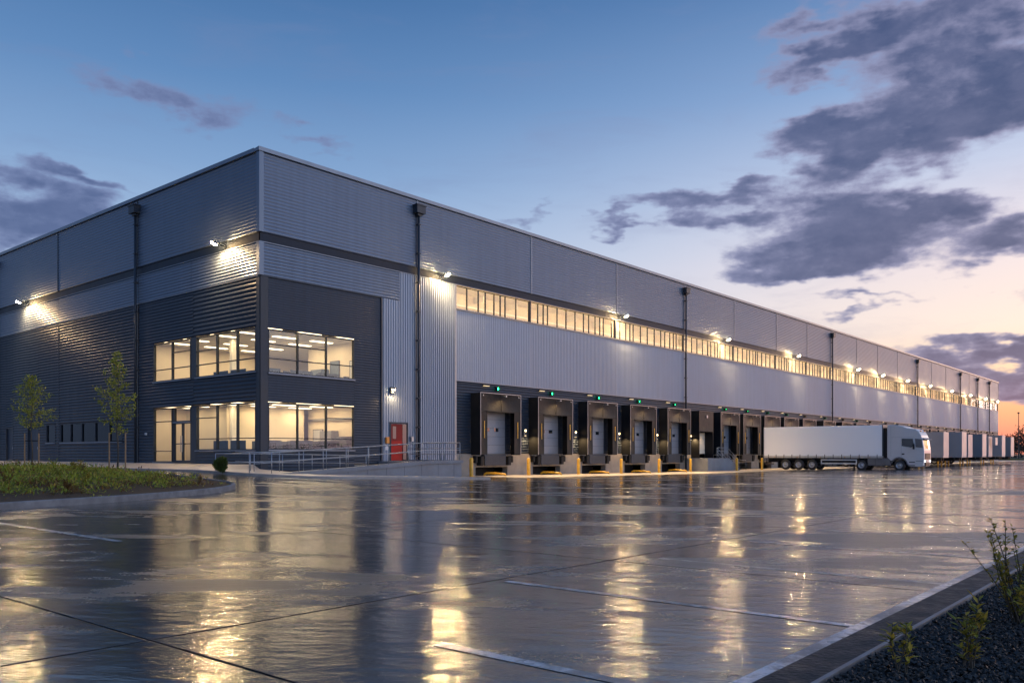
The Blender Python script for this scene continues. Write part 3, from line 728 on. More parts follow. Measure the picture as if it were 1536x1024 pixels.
for z1 in (4.42, 8.62):
    for x in (1.5, 4.3, 7.1):
        for y in (1.4, 3.9, 6.2, 9.4, 11.8):
            if z1 < 5 and x > 2.7 and y > 7: continue
            MB().box(x - 0.8, x + 0.8, y - 0.17, y + 0.17, z1 - 0.04, z1 - 0.002).build('ceiling_light', LIGHTP, WH)
            al = bpy.data.lights.new('office_light', 'AREA'); al.shape = 'RECTANGLE'; al.size = 1.5; al.size_y = 0.3; al.energy = 50; al.color = (1.0, 0.74, 0.42)
            ao = bpy.data.objects.new('office_light', al); COL.objects.link(ao); ao.location = (x, y, z1 - 0.05)
# wall furniture that shows through the glass
for (y, z, w, h, m_, nm, lb) in ((1.3, 2.0, 1.3, 1.0, BLUEG, 'wall_screen', 'blue-grey wall screen on the ground floor office back wall'), (6.2, 1.9, 1.0, 1.1, WHITE, 'whiteboard', 'small whiteboard on the ground floor office back wall'), (2.0, 6.3, 1.6, 1.1, WHITE, 'whiteboard', 'large whiteboard on the upper floor office back wall'), (4.4, 6.2, 0.9, 1.3, BLUEG, 'wall_screen', 'blue-grey wall screen on the upper floor office back wall')):
    t = thing(nm, lb, nm.replace('_', ' '), (8.59, y, z))
    MB().box(-0.05, 0.0, -w / 2, w / 2, 0, h).build('panel', m_, t)
    MB().box(-0.06, -0.002, -w / 2 - 0.04, -w / 2 - 0.001, -0.04, h + 0.04).box(-0.06, -0.002, w / 2 + 0.001, w / 2 + 0.04, -0.04, h + 0.04).box(-0.06, -0.002, -w / 2, w / 2, -0.04, -0.001).box(-0.06, -0.002, -w / 2, w / 2, h + 0.001, h + 0.04).build('frame', TRIM, t)
MB().box(8.52, 8.598, 0.5, 1.0, 0.8, 2.9).build('inner_door', mat('oak_door', (0.30, 0.14, 0.05), 0.5), WH)
MB().box(2.3, 2.6, 6.55, 6.85, 0.8, 4.42).build('column', CEIL, WH); MB().box(2.3, 2.6, 6.55, 6.85, 5.0, 8.62).build('column', CEIL, WH)
MB().box(8.4, 8.58, 0.3, 7.2, 3.6, 3.75).build('cable_tray', GALV, WH)

def desk(x, y, z, rz, label):
    t = thing('office_desk', label, 'desk', (x, y, z), rz, 'desks inside the corner offices')
    MB().box(-0.8, 0.8, -0.4, 0.4, 0.70, 0.74).build('desktop', DESK, t)
    for sx in (-0.76, 0.72): MB().box(sx, sx + 0.04, -0.36, 0.36, 0, 0.70).build('leg', DIV, t)
    MB().box(-0.8, 0.8, 0.41, 0.45, 0.3, 1.38).build('divider', DIV, t)
    m = MB().box(-0.3, 0.3, 0.12, 0.15, 0.86, 1.22).box(-0.04, 0.04, 0.155, 0.18, 0.75, 0.95).box(-0.12, 0.12, 0.06, 0.24, 0.742, 0.755).build('monitor', SCREEN, t)
    return t
def chair(x, y, z, rz, label):
    t = thing('office_chair', label, 'chair', (x, y, z), rz, 'chairs inside the corner offices')
    MB().box(-0.24, 0.24, -0.24, 0.24, 0.44, 0.52).build('seat', CHAIR, t, bevel=0.03)
    MB().box(-0.23, 0.23, 0.21, 0.27, 0.58, 1.12).build('backrest', CHAIR, t, bevel=0.03)
    b = MB().tube([(0, 0, 0.05), (0, 0, 0.44)], 0.03)
    for k in range(5): b.tube([(0, 0, 0.07), (0.27 * math.cos(k * 1.2566), 0.27 * math.sin(k * 1.2566), 0.04)], 0.02, 6)
    b.build('base', CHAIR, t)
    return t
for nm, z0 in (('ground floor', 0.8), ('upper floor', 5.0)):
    spots = [(1.7, 1.3, 0, 'nearest the corner post'), (4.0, 1.3, 0, 'behind the middle pane of the dock-side window'), (6.1, 1.4, 0, 'at the dock end of the window'), (1.5, 3.9, PI / 2, 'behind the middle pane of the entrance-side window'), (1.5, 5.8, PI / 2, 'beside the pier next to the entrance'), (2.9, 2.9, 0, 'in the second row behind the middle pane'), (4.9, 2.9, 0, 'in the second row behind the right-hand pane'), (6.9, 3.0, 0, 'in the second row nearest the back wall'), (3.6, 4.9, PI / 2, 'in the middle of the room'), (5.6, 5.0, 0, 'in the third row near the back wall')]
    for i, (x, y, rz, w) in enumerate(spots):
        desk(x, y, z0, rz, 'dark-fronted office desk on the %s, %s' % (nm, w))
        chair(x + (0.25 if rz == 0 else 0.75), y + (-0.72 if rz == 0 else 0.1), z0, rz + PI, 'black swivel chair at the %s desk %s' % (nm, w))
for (x, z0, c, h, m_, lb) in ((3.0, 0.8, 8.55, 1.7, DIV, 'dark storage cupboard on the ground floor office back wall'), (4.6, 0.8, 8.55, 2.1, GREYT, 'grey tall cupboard on the ground floor office back wall'), (5.6, 5.0, 8.55, 2.0, BLUEG, 'blue-grey tall cupboard on the upper floor office back wall')):
    cb = thing('storage_cupboard', lb, 'cupboard', (8.25, x, z0))
    MB().box(-0.3, 0.3, -0.6, 0.6, 0, h).build('carcass', m_, cb)
    for s in (-0.59, 0.01): MB().box(-0.325, -0.303, s, s + 0.58, 0.05, h - 0.05).build('cupboard_door', m_, cb)
for (y0, y1, z0, z1, m_) in ((1.2, 2.6, 2.1, 3.2, BLUEG),):
    pass

# ------------------------------------------------------------------ loading docks (each a thing of its own)
def make_dock():
    t = thing('loading_dock', '', 'loading dock')
    # local: x along wall, y=0 wall plane, -y outward, z absolute
    for s in (-1, 1):
        MB().box(min(s * 2.2, s * 2.12), max(s * 2.2, s * 2.12), -0.98, -0.06, 1.30, 5.62).build('side_panel', SHB, t)
    MB().box(-2.2, 2.2, -0.98, -0.06, 5.62, 5.68).build('top_panel', SHB, t)
    # head curtain: slightly bowed, pleated
    def curtain(x0, x1, z0, z1, nx, nz, amp, ph):
        mb = MB(); n = nx + 1
        for j in range(nz + 1):
            for i in range(n):
                u, v = i / nx, j / nz
                yy = -1.0 + amp * math.sin(PI * u) * math.sin(PI * min(1, v * 1.0)) + 0.018 * mnoise.noise(Vector((u * 3 + ph, v * 3, ph)))
                mb.v.append((x0 + (x1 - x0) * u, yy, z0 + (z1 - z0) * v))
        for j in range(nz):
            for i in range(nx): mb.f.append((j * n + i, j * n + i + 1, (j + 1) * n + i + 1, (j + 1) * n + i))
        return mb
    h = curtain(-2.12, 2.12, 4.42, 5.60, 22, 8, 0.10, 1.7)
    h.box(-0.012, 0.012, -1.035, -1.0, 4.46, 5.4)
    h.build('head_curtain', FAB, t, smooth=True, norm=False)
    MB().box(-1.55, 1.55, -1.03, -0.985, 4.36, 4.42).build('head_hem', FAB, t)
    for s in (-1, 1):
        a, b = sorted((s * 2.12, s * 1.48))
        curtain(a, b, 1.34, 4.40, 4, 12, 0.03, s * 3.1).build('side_curtain', FAB, t, smooth=True, norm=False)
        a, b = sorted((s * 1.86, s * 1.80))
        MB().box(a, b, -1.05, -1.02, 2.5, 3.7).build('guide_stripe', YEL, t)
        a, b = sorted((s * 2.225, s * 2.18))
        MB().box(a, b, -1.025, -0.985, 1.30, 5.70).build('frame_edge', ALU, t)
    MB().box(-2.178, 2.178, -1.025, -0.985, 5.66, 5.70).build('frame_edge', ALU, t)
    # sectional door
    d = MB()
    for k in range(5): d.box(-1.5, 1.5, -0.075, -0.05 - 0.0, 1.40 + k * 0.62, 1.40 + k * 0.62 + 0.605)
    d = d.build('roller_door', DOORG, t)
    for x in (-0.72, 0.28):
        MB().box(x, x + 0.46, -0.085, -0.076, 3.0, 3.26).build('door_window', TGLASS, d)
    MB().box(-1.62, -1.5, -0.12, -0.05, 1.38, 4.6).box(1.5, 1.62, -0.12, -0.05, 1.38, 4.6).box(-1.5, 1.5, -0.12, -0.05, 4.5, 4.6).build('door_frame', TRIM, t)
    # leveller lip, bumpers
    MB().box(-1.2, 1.2, -0.42, -0.10, 1.22, 1.34).box(-1.15, 1.15, -0.46, -0.40, 0.55, 1.30).build('leveller', LEV, t, bevel=0.015)
    for s in (-1, 1):
        MB().box(s * 1.5 - 0.16, s * 1.5 + 0.16, -0.55, -0.11, 0.55, 1.22).build('bumper', BLACK, t, bevel=0.04)
        MB().box(s * 1.95 - 0.12, s * 1.95 + 0.12, -0.42, -0.11, 0.75, 1.25).build('bumper', BLACK, t, bevel=0.04)
    MB().box(-0.07, 0.07, -1.50, -1.34, 5.44, 5.54).box(-0.02, 0.02, -1.34, -1.03, 5.47, 5.51).build('head_lamp', GALV, t)
    for s in (-1, 1): MB().lathe([(-0.02, 0.0), (-0.02, 0.05), (0.03, 0.05)], (s * 1.95, -1.03, 5.5), 'Y', 10).build('fixing_boss', ALU, t)
    return t
DW = ['beside the entrance ramp', 'second from the ramp', 'third from the ramp', 'fourth from the ramp', 'just before the stairs', 'just past the stairs', 'behind the white lorry']
dock0 = make_dock()
for i, c in enumerate(DOCKS):
    o = dock0 if i == 0 else copy_tree(dock0)
    o.location = (c, 0, 0)
    if i < 7: lb = 'black padded loading dock ' + DW[i]
    else: lb = 'black loading dock far along the wall, the %s past the one behind the lorry' % ORD[i - 7]
    tag(o, lb, 'loading dock', 'loading docks along the warehouse wall')

def spot(name, loc, target, power, size, blend=0.8, radius=0.08, col=(1.0, 0.66, 0.33), parent=None):
    l = bpy.data.lights.new(name, 'SPOT'); l.energy = power; l.spot_size = R(size); l.spot_blend = blend; l.shadow_soft_size = radius; l.color = col
    o = bpy.data.objects.new(name, l); COL.objects.link(o); o.location = loc
    d = Vector(target) - Vector(loc)
    o.rotation_euler = d.to_track_quat('-Z', 'Y').to_euler()
    if parent:
        o.parent = parent; o.matrix_parent_inverse = Matrix.Translation(-Vector(parent.location))
    return o

# signal lamps and dock lamps over each dock
def make_signal(green):
    t = thing('signal_lamp', '', 'signal lamp')
    MB().box(-0.12, 0.12, -0.12, -0.03, -0.16, 0.16).build('housing', BLACK, t, bevel=0.02)
    MB().lathe([(-0.20, 0.0), (-0.20, 0.10), (-0.12, 0.12)], (0, 0, 0), 'Y', 14).build('lens', LENSG if green else LENSD, t)
    MB().lathe([(-0.30, 0.14), (-0.12, 0.14)], (0, 0, 0), 'Y', 14).build('hood', BLACK, t)
    return t
sg = make_signal(True); sw_ = make_signal(False)
used = {True: False, False: False}
for i, c in enumerate(DOCKS):
    green = i < 13 and i not in (9, 11)
    src = sg if green else sw_
    o = copy_tree(src) if used[green] else src
    used[green] = True
    o.location = (c + 0.55, 0, 6.12)
    nm = ('black padded loading dock ' + DW[i]).replace('black padded loading dock', 'the dock') if i < 7 else 'the %s dock past the lorry' % ORD[i - 7]
    tag(o, ('small green signal lamp above %s' if green else 'small warm white lamp above %s') % nm, 'signal lamp', 'signal lamps above the loading docks')
def make_docklamp():
    t = thing('dock_lamp', '', 'dock lamp')
    MB().box(-0.34, 0.34, -0.18, -0.035, 0.0, 0.10).build('housing', TRIM, t)
    MB().box(-0.3, 0.3, -0.16, -0.05, -0.02, -0.002).build('diffuser', LENSB, t)
    return t
dl = make_docklamp()
for i, c in enumerate(DOCKS):
    o = dl if i == 0 else copy_tree(dl)
    o.location = (c - 0.6, 0, 6.28)
    nm = ('the dock ' + DW[i]) if i < 7 else 'the %s dock past the lorry' % ORD[i - 7]
    tag(o, 'slim lamp washing the dark ribs above ' + nm, 'dock lamp', 'slim lamps above the loading docks')
    if i < 20:
        spot('dock_light', (c, -1.42, 5.42), (c, -1.30, 3.0), 240, 150, 0.7, 0.06, (1.0, 0.62, 0.26))
        spot('apron_light', (c, -1.46, 5.42), (c, -5.2, 0.0), 800 if i in (5, 6) else 4200 if i < 8 else 2600, 105, 0.9, 0.08, (1.0, 0.66, 0.32))

def make_boxlamp():
    t = thing('control_box', '', 'control box')
    MB().box(-0.14, 0.14, -0.20, -0.03, -0.3, 0.3).build('enclosure', GALV, t, bevel=0.02)
    MB().box(-0.07, 0.07, -0.225, -0.202, 0.08, 0.2).build('lamp', LENSD, t)
    MB().box(-0.05, 0.05, -0.215, -0.202, -0.15, -0.05).build('button_plate', BLACK, t)
    return t
cb0 = make_boxlamp()
for i in range(7):
    o = cb0 if i == 0 else copy_tree(cb0)
    o.location = (DOCKS[i] + 3.75, 0, 3.0)
    spot('box_light', (DOCKS[i] + 3.75, -0.5, 3.0), (DOCKS[i] + 3.75, -0.62, 0.0), 520, 130, 0.8, 0.05, (1.0, 0.62, 0.26))
    tag(o, 'small lit control box right of the dock ' + DW[i], 'control box', 'lit control boxes between docks')

# personnel porch by the stairs
pc = 50.7
pt = thing('stair_porch', 'black dock porch with red personnel door at the head of the steel stairs', 'porch', (pc, 0, 0))
for s in (-1, 1): MB().box(min(s * 1.5, s * 1.42), max(s * 1.5, s * 1.42), -1.0, -0.06, 0.95, 5.60).build('side_panel', SHB, pt)
MB().box(-1.5, 1.5, -1.0, -0.06, 5.60, 5.66).build('top_panel', SHB, pt)
MB().box(-1.42, 1.42, -1.0, -0.95, 3.6, 5.58).build('head_panel', FAB, pt)
pd = MB().box(-1.35, -0.35, -0.10, -0.05, 0.98, 3.3).build('door', RED, pt)
MB().box(-0.5, -0.42, -0.16, -0.11, 1.9, 2.05).build('handle', ALU, pd)
MB().box(-0.30, 1.40, -0.10, -0.05, 0.98, 3.5).build('lobby_wall', CREAM, pt)
MB().lathe([(-0.06, 0.0), (-0.06, 0.16), (0.0, 0.16)], (0.1, -1.0, 5.1), 'Y', 14).build('round_badge', ALU, pt)
spot('porch_light', (pc + 0.3, -0.85, 3.5), (pc + 0.3, -0.3, 1.0), 60, 110, 1.0)

# ------------------------------------------------------------------ wall floodlights
def make_flood():
    t = thing('wall_floodlight', '', 'floodlight')
    MB().box(-0.12, 0.12, -0.06, 0.0, -0.12, 0.12).build('wall_plate', TRIM, t)
    MB().tube([(0, 0, 0), (0, -0.35, 0.08), (0, -0.62, 0.13)], 0.03, 8).build('arm', TRIM, t, smooth=True)
    MB().prism([(-0.84, 0.09), (-0.54, 0.02), (-0.52, 0.10), (-0.65, 0.20), (-0.82, 0.18)], -0.11, 0.11, 'X').build('lamp_head', TRIM, t, bevel=0.02)
    MB().prism([(-0.82, 0.07), (-0.56, 0.005), (-0.56, -0.005), (-0.82, 0.055)], -0.085, 0.085, 'X').build('lens', LENS, t)
    MB().box(-0.07, 0.07, -0.855, -0.842, 0.10, 0.155).build('front_glass', LENS, t)
    return t
fl = make_flood()
FR = [14.02, 36.3, 56.3, 75.6, 97.9, 109.4, 122.6, 136.7, 152.5, 168.3, 182.8, 195.7]
FWORD = ['above the silver pier by the first glazed bay', 'nearest to the pier lamp along the glazed strip', 'third from the pier along the glazed strip', 'fourth from the pier along the glazed strip', 'fifth from the pier along the glazed strip', 'sixth from the pier along the glazed strip', 'seventh from the pier along the glazed strip', 'eighth from the pier along the glazed strip', 'ninth from the pier along the glazed strip', 'tenth from the pier along the glazed strip', 'last but one along the glazed strip', 'at the far end of the glazed strip']
for i, x in enumerate(FR):
    o = fl if i == 0 else copy_tree(fl)
    o.location = (x, 0, 13.36)
    tag(o, 'lit warm floodlight on a short arm, ' + FWORD[i], 'floodlight', 'floodlights high on the warehouse walls')
    spot('flood_light', (x, -0.74, 13.33), (x, -0.32, 11.0), 850 if i == 0 else 1800 if i < 8 else 900, 150, 1.0, 0.12)
for i, (y, w) in enumerate(((3.55, 'above the upper office window of the short facade'), (32.6, 'on the short facade beyond the downpipe'))):
    o = copy_tree(fl); o.location = (0, y, 13.36); o.rotation_euler = (0, 0, -PI / 2)
    tag(o, 'lit warm floodlight on a short arm, ' + w, 'floodlight', 'floodlights high on the warehouse walls')
    spot('flood_light', (-0.74, y, 13.33), (-0.32, y - 0.5, 11.0), 1300, 150, 1.0, 0.10)
# door lamp
dlm = thing('door_lamp', 'warm square wall lamp above the red door on the entrance platform', 'wall lamp', (9.55, -0.06, 5.3))
MB().box(-0.16, 0.16, -0.16, 0.0, -0.05, 0.30).build('housing', TRIM, dlm, bevel=0.02)
MB().prism([(-0.34, 0.24), (-0.1, 0.31), (-0.1, 0.34), (-0.34, 0.28)], -0.18, 0.18, 'X').build('shade', TRIM, dlm)
MB().box(-0.09, 0.09, -0.30, -0.18, 0.14, 0.20).build('lens', mat('door_lamp_glow', (0.9, 0.85, 0.7), emit=(1.0, 0.74, 0.42), estr=70), dlm)
spot('door_light', (9.55, -0.34, 5.40), (9.55, -0.12, 3.0), 360, 150, 1.0)

# ------------------------------------------------------------------ bollards, wheel guides
def make_bollard():
    t = thing('bollard', '', 'bollard')
    MB().lathe([(0, 0.13), (1.18, 0.13), (1.27, 0.10), (1.30, 0.0)], (0, 0, 0), 'Z', 16).build('post', YEL, t, smooth=True)
    MB().box(-0.19, 0.19, -0.19, 0.19, 0, 0.02).build('base_plate', YEL, t)
    return t
b0 = make_bollard()
BX = [15.4, 21.6, 27.9, 34.1, 40.4, 46.3]
BWD = ['between the ramp end and the first dock', 'between the first and second docks', 'between the second and third docks', 'between the third and fourth docks', 'between the fourth and fifth docks', 'at the corner of the stair platform']
for i, x in enumerate(BX):
    o = b0 if i == 0 else copy_tree(b0); o.location = (x, -1.6, G(x, -1.6))
    tag(o, 'yellow steel bollard ' + BWD[i], 'bollard', 'yellow bollards in front of the docks')
for i, (x, y, w) in enumerate(((53.6, -2.9, 'beside the stair handrail on the lorry side'), (58.6, -3.4, 'close to the rear of the white lorry'))):
    o = copy_tree(b0); o.location = (x, y, G(x, y)); tag(o, 'yellow steel bollard ' + w, 'bollard', 'yellow bollards in front of the docks')
def make_guide():
    t = thing('wheel_guide', '', 'wheel guide')
    MB().tube([(-1.3, -0.55, 0.0), (-1.3, -0.58, 0.14), (-1.28, -0.75, 0.20), (-1.22, -1.6, 0.20), (-1.1, -2.3, 0.14), (-1.08, -2.35, 0.0)], 0.075, 10).build('guide_rail', YEL, t, smooth=True)
    for y in (-0.6, -2.3): MB().box(-1.4, -1.02 if y < -2 else -1.2, y - 0.12, y + 0.12, 0, 0.015).build('base_plate', YEL, t)
    return t
g0 = make_guide()
for i in range(6):
    o = g0 if i == 0 else copy_tree(g0); o.location = (DOCKS[i], 0, G(DOCKS[i], -1.5))
    tag(o, 'low yellow wheel guide rail on the ground at the dock ' + DW[i], 'wheel guide', 'yellow wheel guides at the docks')

# ------------------------------------------------------------------ pavement, kerb, ramp
KPTS = [(-4.5, 66), (-4.5, 30), (-4.5, 12), (-4.5, 4), (-4.45, 0), (-4.2, -3), (-3.6, -5.2), (-2.4, -6.7), (-0.8, -7.4), (1.5, -7.6), (5, -7.7), (10.4, -7.8)]
def smooth_path(p, n=6):
    out = []
    for i in range(len(p) - 1):
        p0 = Vector(p[max(0, i - 1)]); p1 = Vector(p[i]); p2 = Vector(p[i + 1]); p3 = Vector(p[min(len(p) - 1, i + 2)])
        for k in range(n):
            t = k / n
            out.append(0.5 * ((2 * p1) + (p2 - p0) * t + (2 * p0 - 5 * p1 + 4 * p2 - p3) * t * t + (3 * p1 - p0 - 3 * p2 + p3) * t ** 3))
    out.append(Vector(p[-1])); return out
KP = smooth_path(KPTS)
def kerb_strip(path, w, h, name, m, inward=1, closed=False):
    mb = MB(); n = len(path); rows = []
    for i, p in enumerate(path):
        if closed: t = (path[(i + 1) % n] - path[i - 1]).normalized()
        else: t = (path[min(n - 1, i + 1)] - path[max(0, i - 1)]).normalized()
        q = Vector((-t.y, t.x)) * inward
        a = p; b = p + q * w; za = G(a.x, a.y)
        rows.append([(a.x, a.y, za - 0.2), (a.x, a.y, za + h - 0.02), (a.x + q.x * 0.02, a.y + q.y * 0.02, za + h), (b.x, b.y, za + h), (b.x, b.y, za - 0.2)])
    for r in rows: mb.v += r
    k = 5
    for i in range(n if closed else n - 1):
        j = (i + 1) % n
        for c in range(k - 1): mb.f.append((i * k + c, j * k + c, j * k + c + 1, i * k + c + 1))
    if not closed: mb.f.append(tuple(range(k))); mb.f.append(tuple((n - 1) * k + c for c in range(k)))
    return mb.build(name, m)
tag(kerb_strip(KP, 0.16, 0.12, 'pavement_kerb', KERBL, 1), kind='structure')
# pavement: from the kerb to the walls, rising gently to the thresholds
pm = MB(); rows = []
for i, p in enumerate(KP):
    t = (KP[min(len(KP) - 1, i + 1)] - KP[max(0, i - 1)]).normalized(); q = Vector((-t.y, t.x))
    a = p + q * 0.16
    # target on the wall: nearest point of office corner outline
    if p.y > 0: b = Vector((-0.05, p.y)); zb = 0.80
    elif p.x < -0.5:
        b = Vector((-0.05, -0.05)); zb = 0.55
    else: b = Vector((p.x, -0.06)); zb = 0.45 - 0.045 * max(0, p.x)
    za = G(p.x, p.y) + 0.118
    rows.append([(a.x + (b.x - a.x) * k / 6, a.y + (b.y - a.y) * k / 6, za + (zb - za) * (k / 6) ** 0.8) for k in range(7)])
for r in rows: pm.v += r
for i in range(len(rows) - 1):
    for k in range(6): pm.f.append((i * 7 + k, (i + 1) * 7 + k, (i + 1) * 7 + k + 1, i * 7 + k + 1))
tag(pm.build('pavement', PAV, smooth=True, norm=False), kind='structure')

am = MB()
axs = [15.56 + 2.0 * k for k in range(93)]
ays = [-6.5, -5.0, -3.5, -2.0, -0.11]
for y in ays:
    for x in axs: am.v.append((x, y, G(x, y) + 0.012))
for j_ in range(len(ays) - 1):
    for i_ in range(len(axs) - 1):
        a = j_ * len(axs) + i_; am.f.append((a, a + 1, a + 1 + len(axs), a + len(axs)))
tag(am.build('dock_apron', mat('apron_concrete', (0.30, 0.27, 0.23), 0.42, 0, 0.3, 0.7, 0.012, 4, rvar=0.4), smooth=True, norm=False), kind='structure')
rp = thing('access_ramp', 'concrete wheelchair ramp rising to the platform in front of the red door', 'ramp', (0, 0, 0))
def rz_(x): return lerp_tab(x, [(-2.6, 0.32), (5.5, 0.76), (8.3, 0.93), (10.86, 0.93)])
m_ = MB()
xs = [-2.6 + 0.67 * k for k in range(17)] + [8.45]
for a, b in zip(xs, xs[1:]):
    i = len(m_.v)
    for x in (a, b): m_.v += [(x, -5.0, -0.5), (x, -5.0, rz_(x)), (x, -3.2, rz_(x)), (x, -3.2, -0.5)]
    m_.f += [(i, i + 4, i + 5, i + 1), (i + 1, i + 5, i + 6, i + 2), (i + 2, i + 6, i + 7, i + 3)]
m_.build('ramp_slab', CONC2, rp)
MB().box(8.45, 10.86, -5.0, -0.11, -0.5, 0.93).build('platform', CONC2, rp)
u = MB()
for a, b in zip(xs, xs[1:]):
    i = len(u.v)
    for x in (a, b): u.v += [(x, -5.08, rz_(x) - 0.12), (x, -5.08, rz_(x) + 0.07), (x, -4.9, rz_(x) + 0.07), (x, -4.9, rz_(x) + 0.002)]
    u.f += [(i, i + 4, i + 5, i + 1), (i + 1, i + 5, i + 6, i + 2), (i + 2, i + 6, i + 7, i + 3)]
u.box(8.452, 10.94, -5.08, -4.9, 0.81, 1.0)
u.box(10.862, 10.94, -4.898, -0.2, 0.7, 1.0)
u.build('upstand', CONC2, rp)
j = MB()
for k in range(9): j.box(-0.6 + 1.35 * k, -0.585 + 1.35 * k, -5.004, -4.99, -0.4, rz_(-0.6 + 1.35 * k) - 0.1)
j.build('construction_joint', BLACK, rp)

def railing(name, label, pts, posts, h=1.05, mid=(0.5,), group=None):
    t = thing(name, label, 'handrail', (0, 0, 0), 0, group)
    MB().tube([(x, y, z + h) for x, y, z in pts], 0.023, 8).build('top_rail', GALV, t, smooth=True)
    for m in mid: MB().tube([(x, y, z + m) for x, y, z in pts], 0.017, 8).build('mid_rail', GALV, t, smooth=True)
    for (x, y, z) in posts: MB().tube([(x, y, z - 0.05), (x, y, z + h)], 0.021, 8).build('post', GALV, t, smooth=True)
    return t
GR = 'galvanised handrails of the entrance ramp'
fx = [-5.0, -4.2, -2.6] + [-1.0 + 1.5 * k for k in range(7)] + [9.4, 10.75]
def fz(x): return 0.55 if x < -3.4 else rz_(x) + 0.06 if x > -2.6 else 0.40
FP = [(x, -4.98, fz(x)) for x in fx if x > -3]
FP = [(-4.0, -4.0, 0.42), (-3.6, -4.6, 0.38)] + FP
railing('ramp_handrail', 'long galvanised handrail along the yard edge of the ramp', FP, FP[1:], 1.08, (0.62,), GR)
BP = [(x, -3.15, rz_(x)) for x in (-2.4, -0.9, 0.6, 2.1, 3.6, 5.1, 6.6, 8.2)]
railing('ramp_handrail', 'galvanised handrail along the office side of the ramp', BP, BP, 1.05, (0.55,), GR)
EP = [(10.75, -4.9, 0.98), (10.75, -3.3, 0.98), (10.75, -1.7, 0.98), (10.75, -0.3, 0.98)]
railing('ramp_handrail', 'short galvanised handrail across the dock end of the platform', EP, EP[1:], 1.08, (0.4, 0.74), GR)
LP_ = [(-4.1, -2.4, 0.45), (-2.2, -2.5, 0.45), (-0.3, -2.55, 0.42), (1.6, -2.55, 0.40), (3.5, -2.55, 0.36), (5.4, -2.55, 0.32)]
railing('ramp_handrail', 'low galvanised handrail on the pavement below the office windows', LP_, LP_, 0.95, (0.5,), GR)

# stair platform by the fifth dock
stp = thing('stair_platform', 'concrete platform with steps down beside the last near dock', 'stairs', (0, 0, 0))
MB().box(47.9, 52.4, -2.6, -0.11, -0.9, 0.94).build('landing', CONC2, stp)
pr = MB(); nst = 6
poly = [(52.402, -0.9), (52.402, 0.94)]
for k in range(nst):
    poly += [(52.4 + 0.42 * (k + 1) - 0.02, 0.94 - 0.2 * k)] if k == 0 else [(52.4 + 0.42 * k, 0.94 - 0.2 * k), (52.4 + 0.42 * (k + 1), 0.94 - 0.2 * k)]
poly += [(52.4 + 0.42 * nst, -0.9)]
MB().prism(poly, -2.6, -1.2, 'Y').build('steps', CONC2, stp)
GS = 'galvanised handrails of the dock stairs'
for yy, w in ((-2.5, 'yard'), (-1.3, 'wall')):
    SP = [(50.2, yy, 0.94), (52.3, yy, 0.94), (54.9, yy, -0.28), (56.6, yy, -0.36)] if w == 'yard' else [(52.4, yy, 0.94), (54.9, yy, -0.28), (56.3, yy, -0.36)]
    posts = [(x, yy, lerp_tab(x, [(52.3, 0.94), (54.9, -0.28), (60, -0.36)])) for x in ((50.2, 51.3, 52.3, 53.6, 54.9, 56.6) if w == 'yard' else (52.4, 53.6, 54.9, 56.3))]
    railing('stair_handrail', 'galvanised handrail on the %s side of the dock steps' % w, SP, posts, 1.05, (0.35, 0.7), GS)

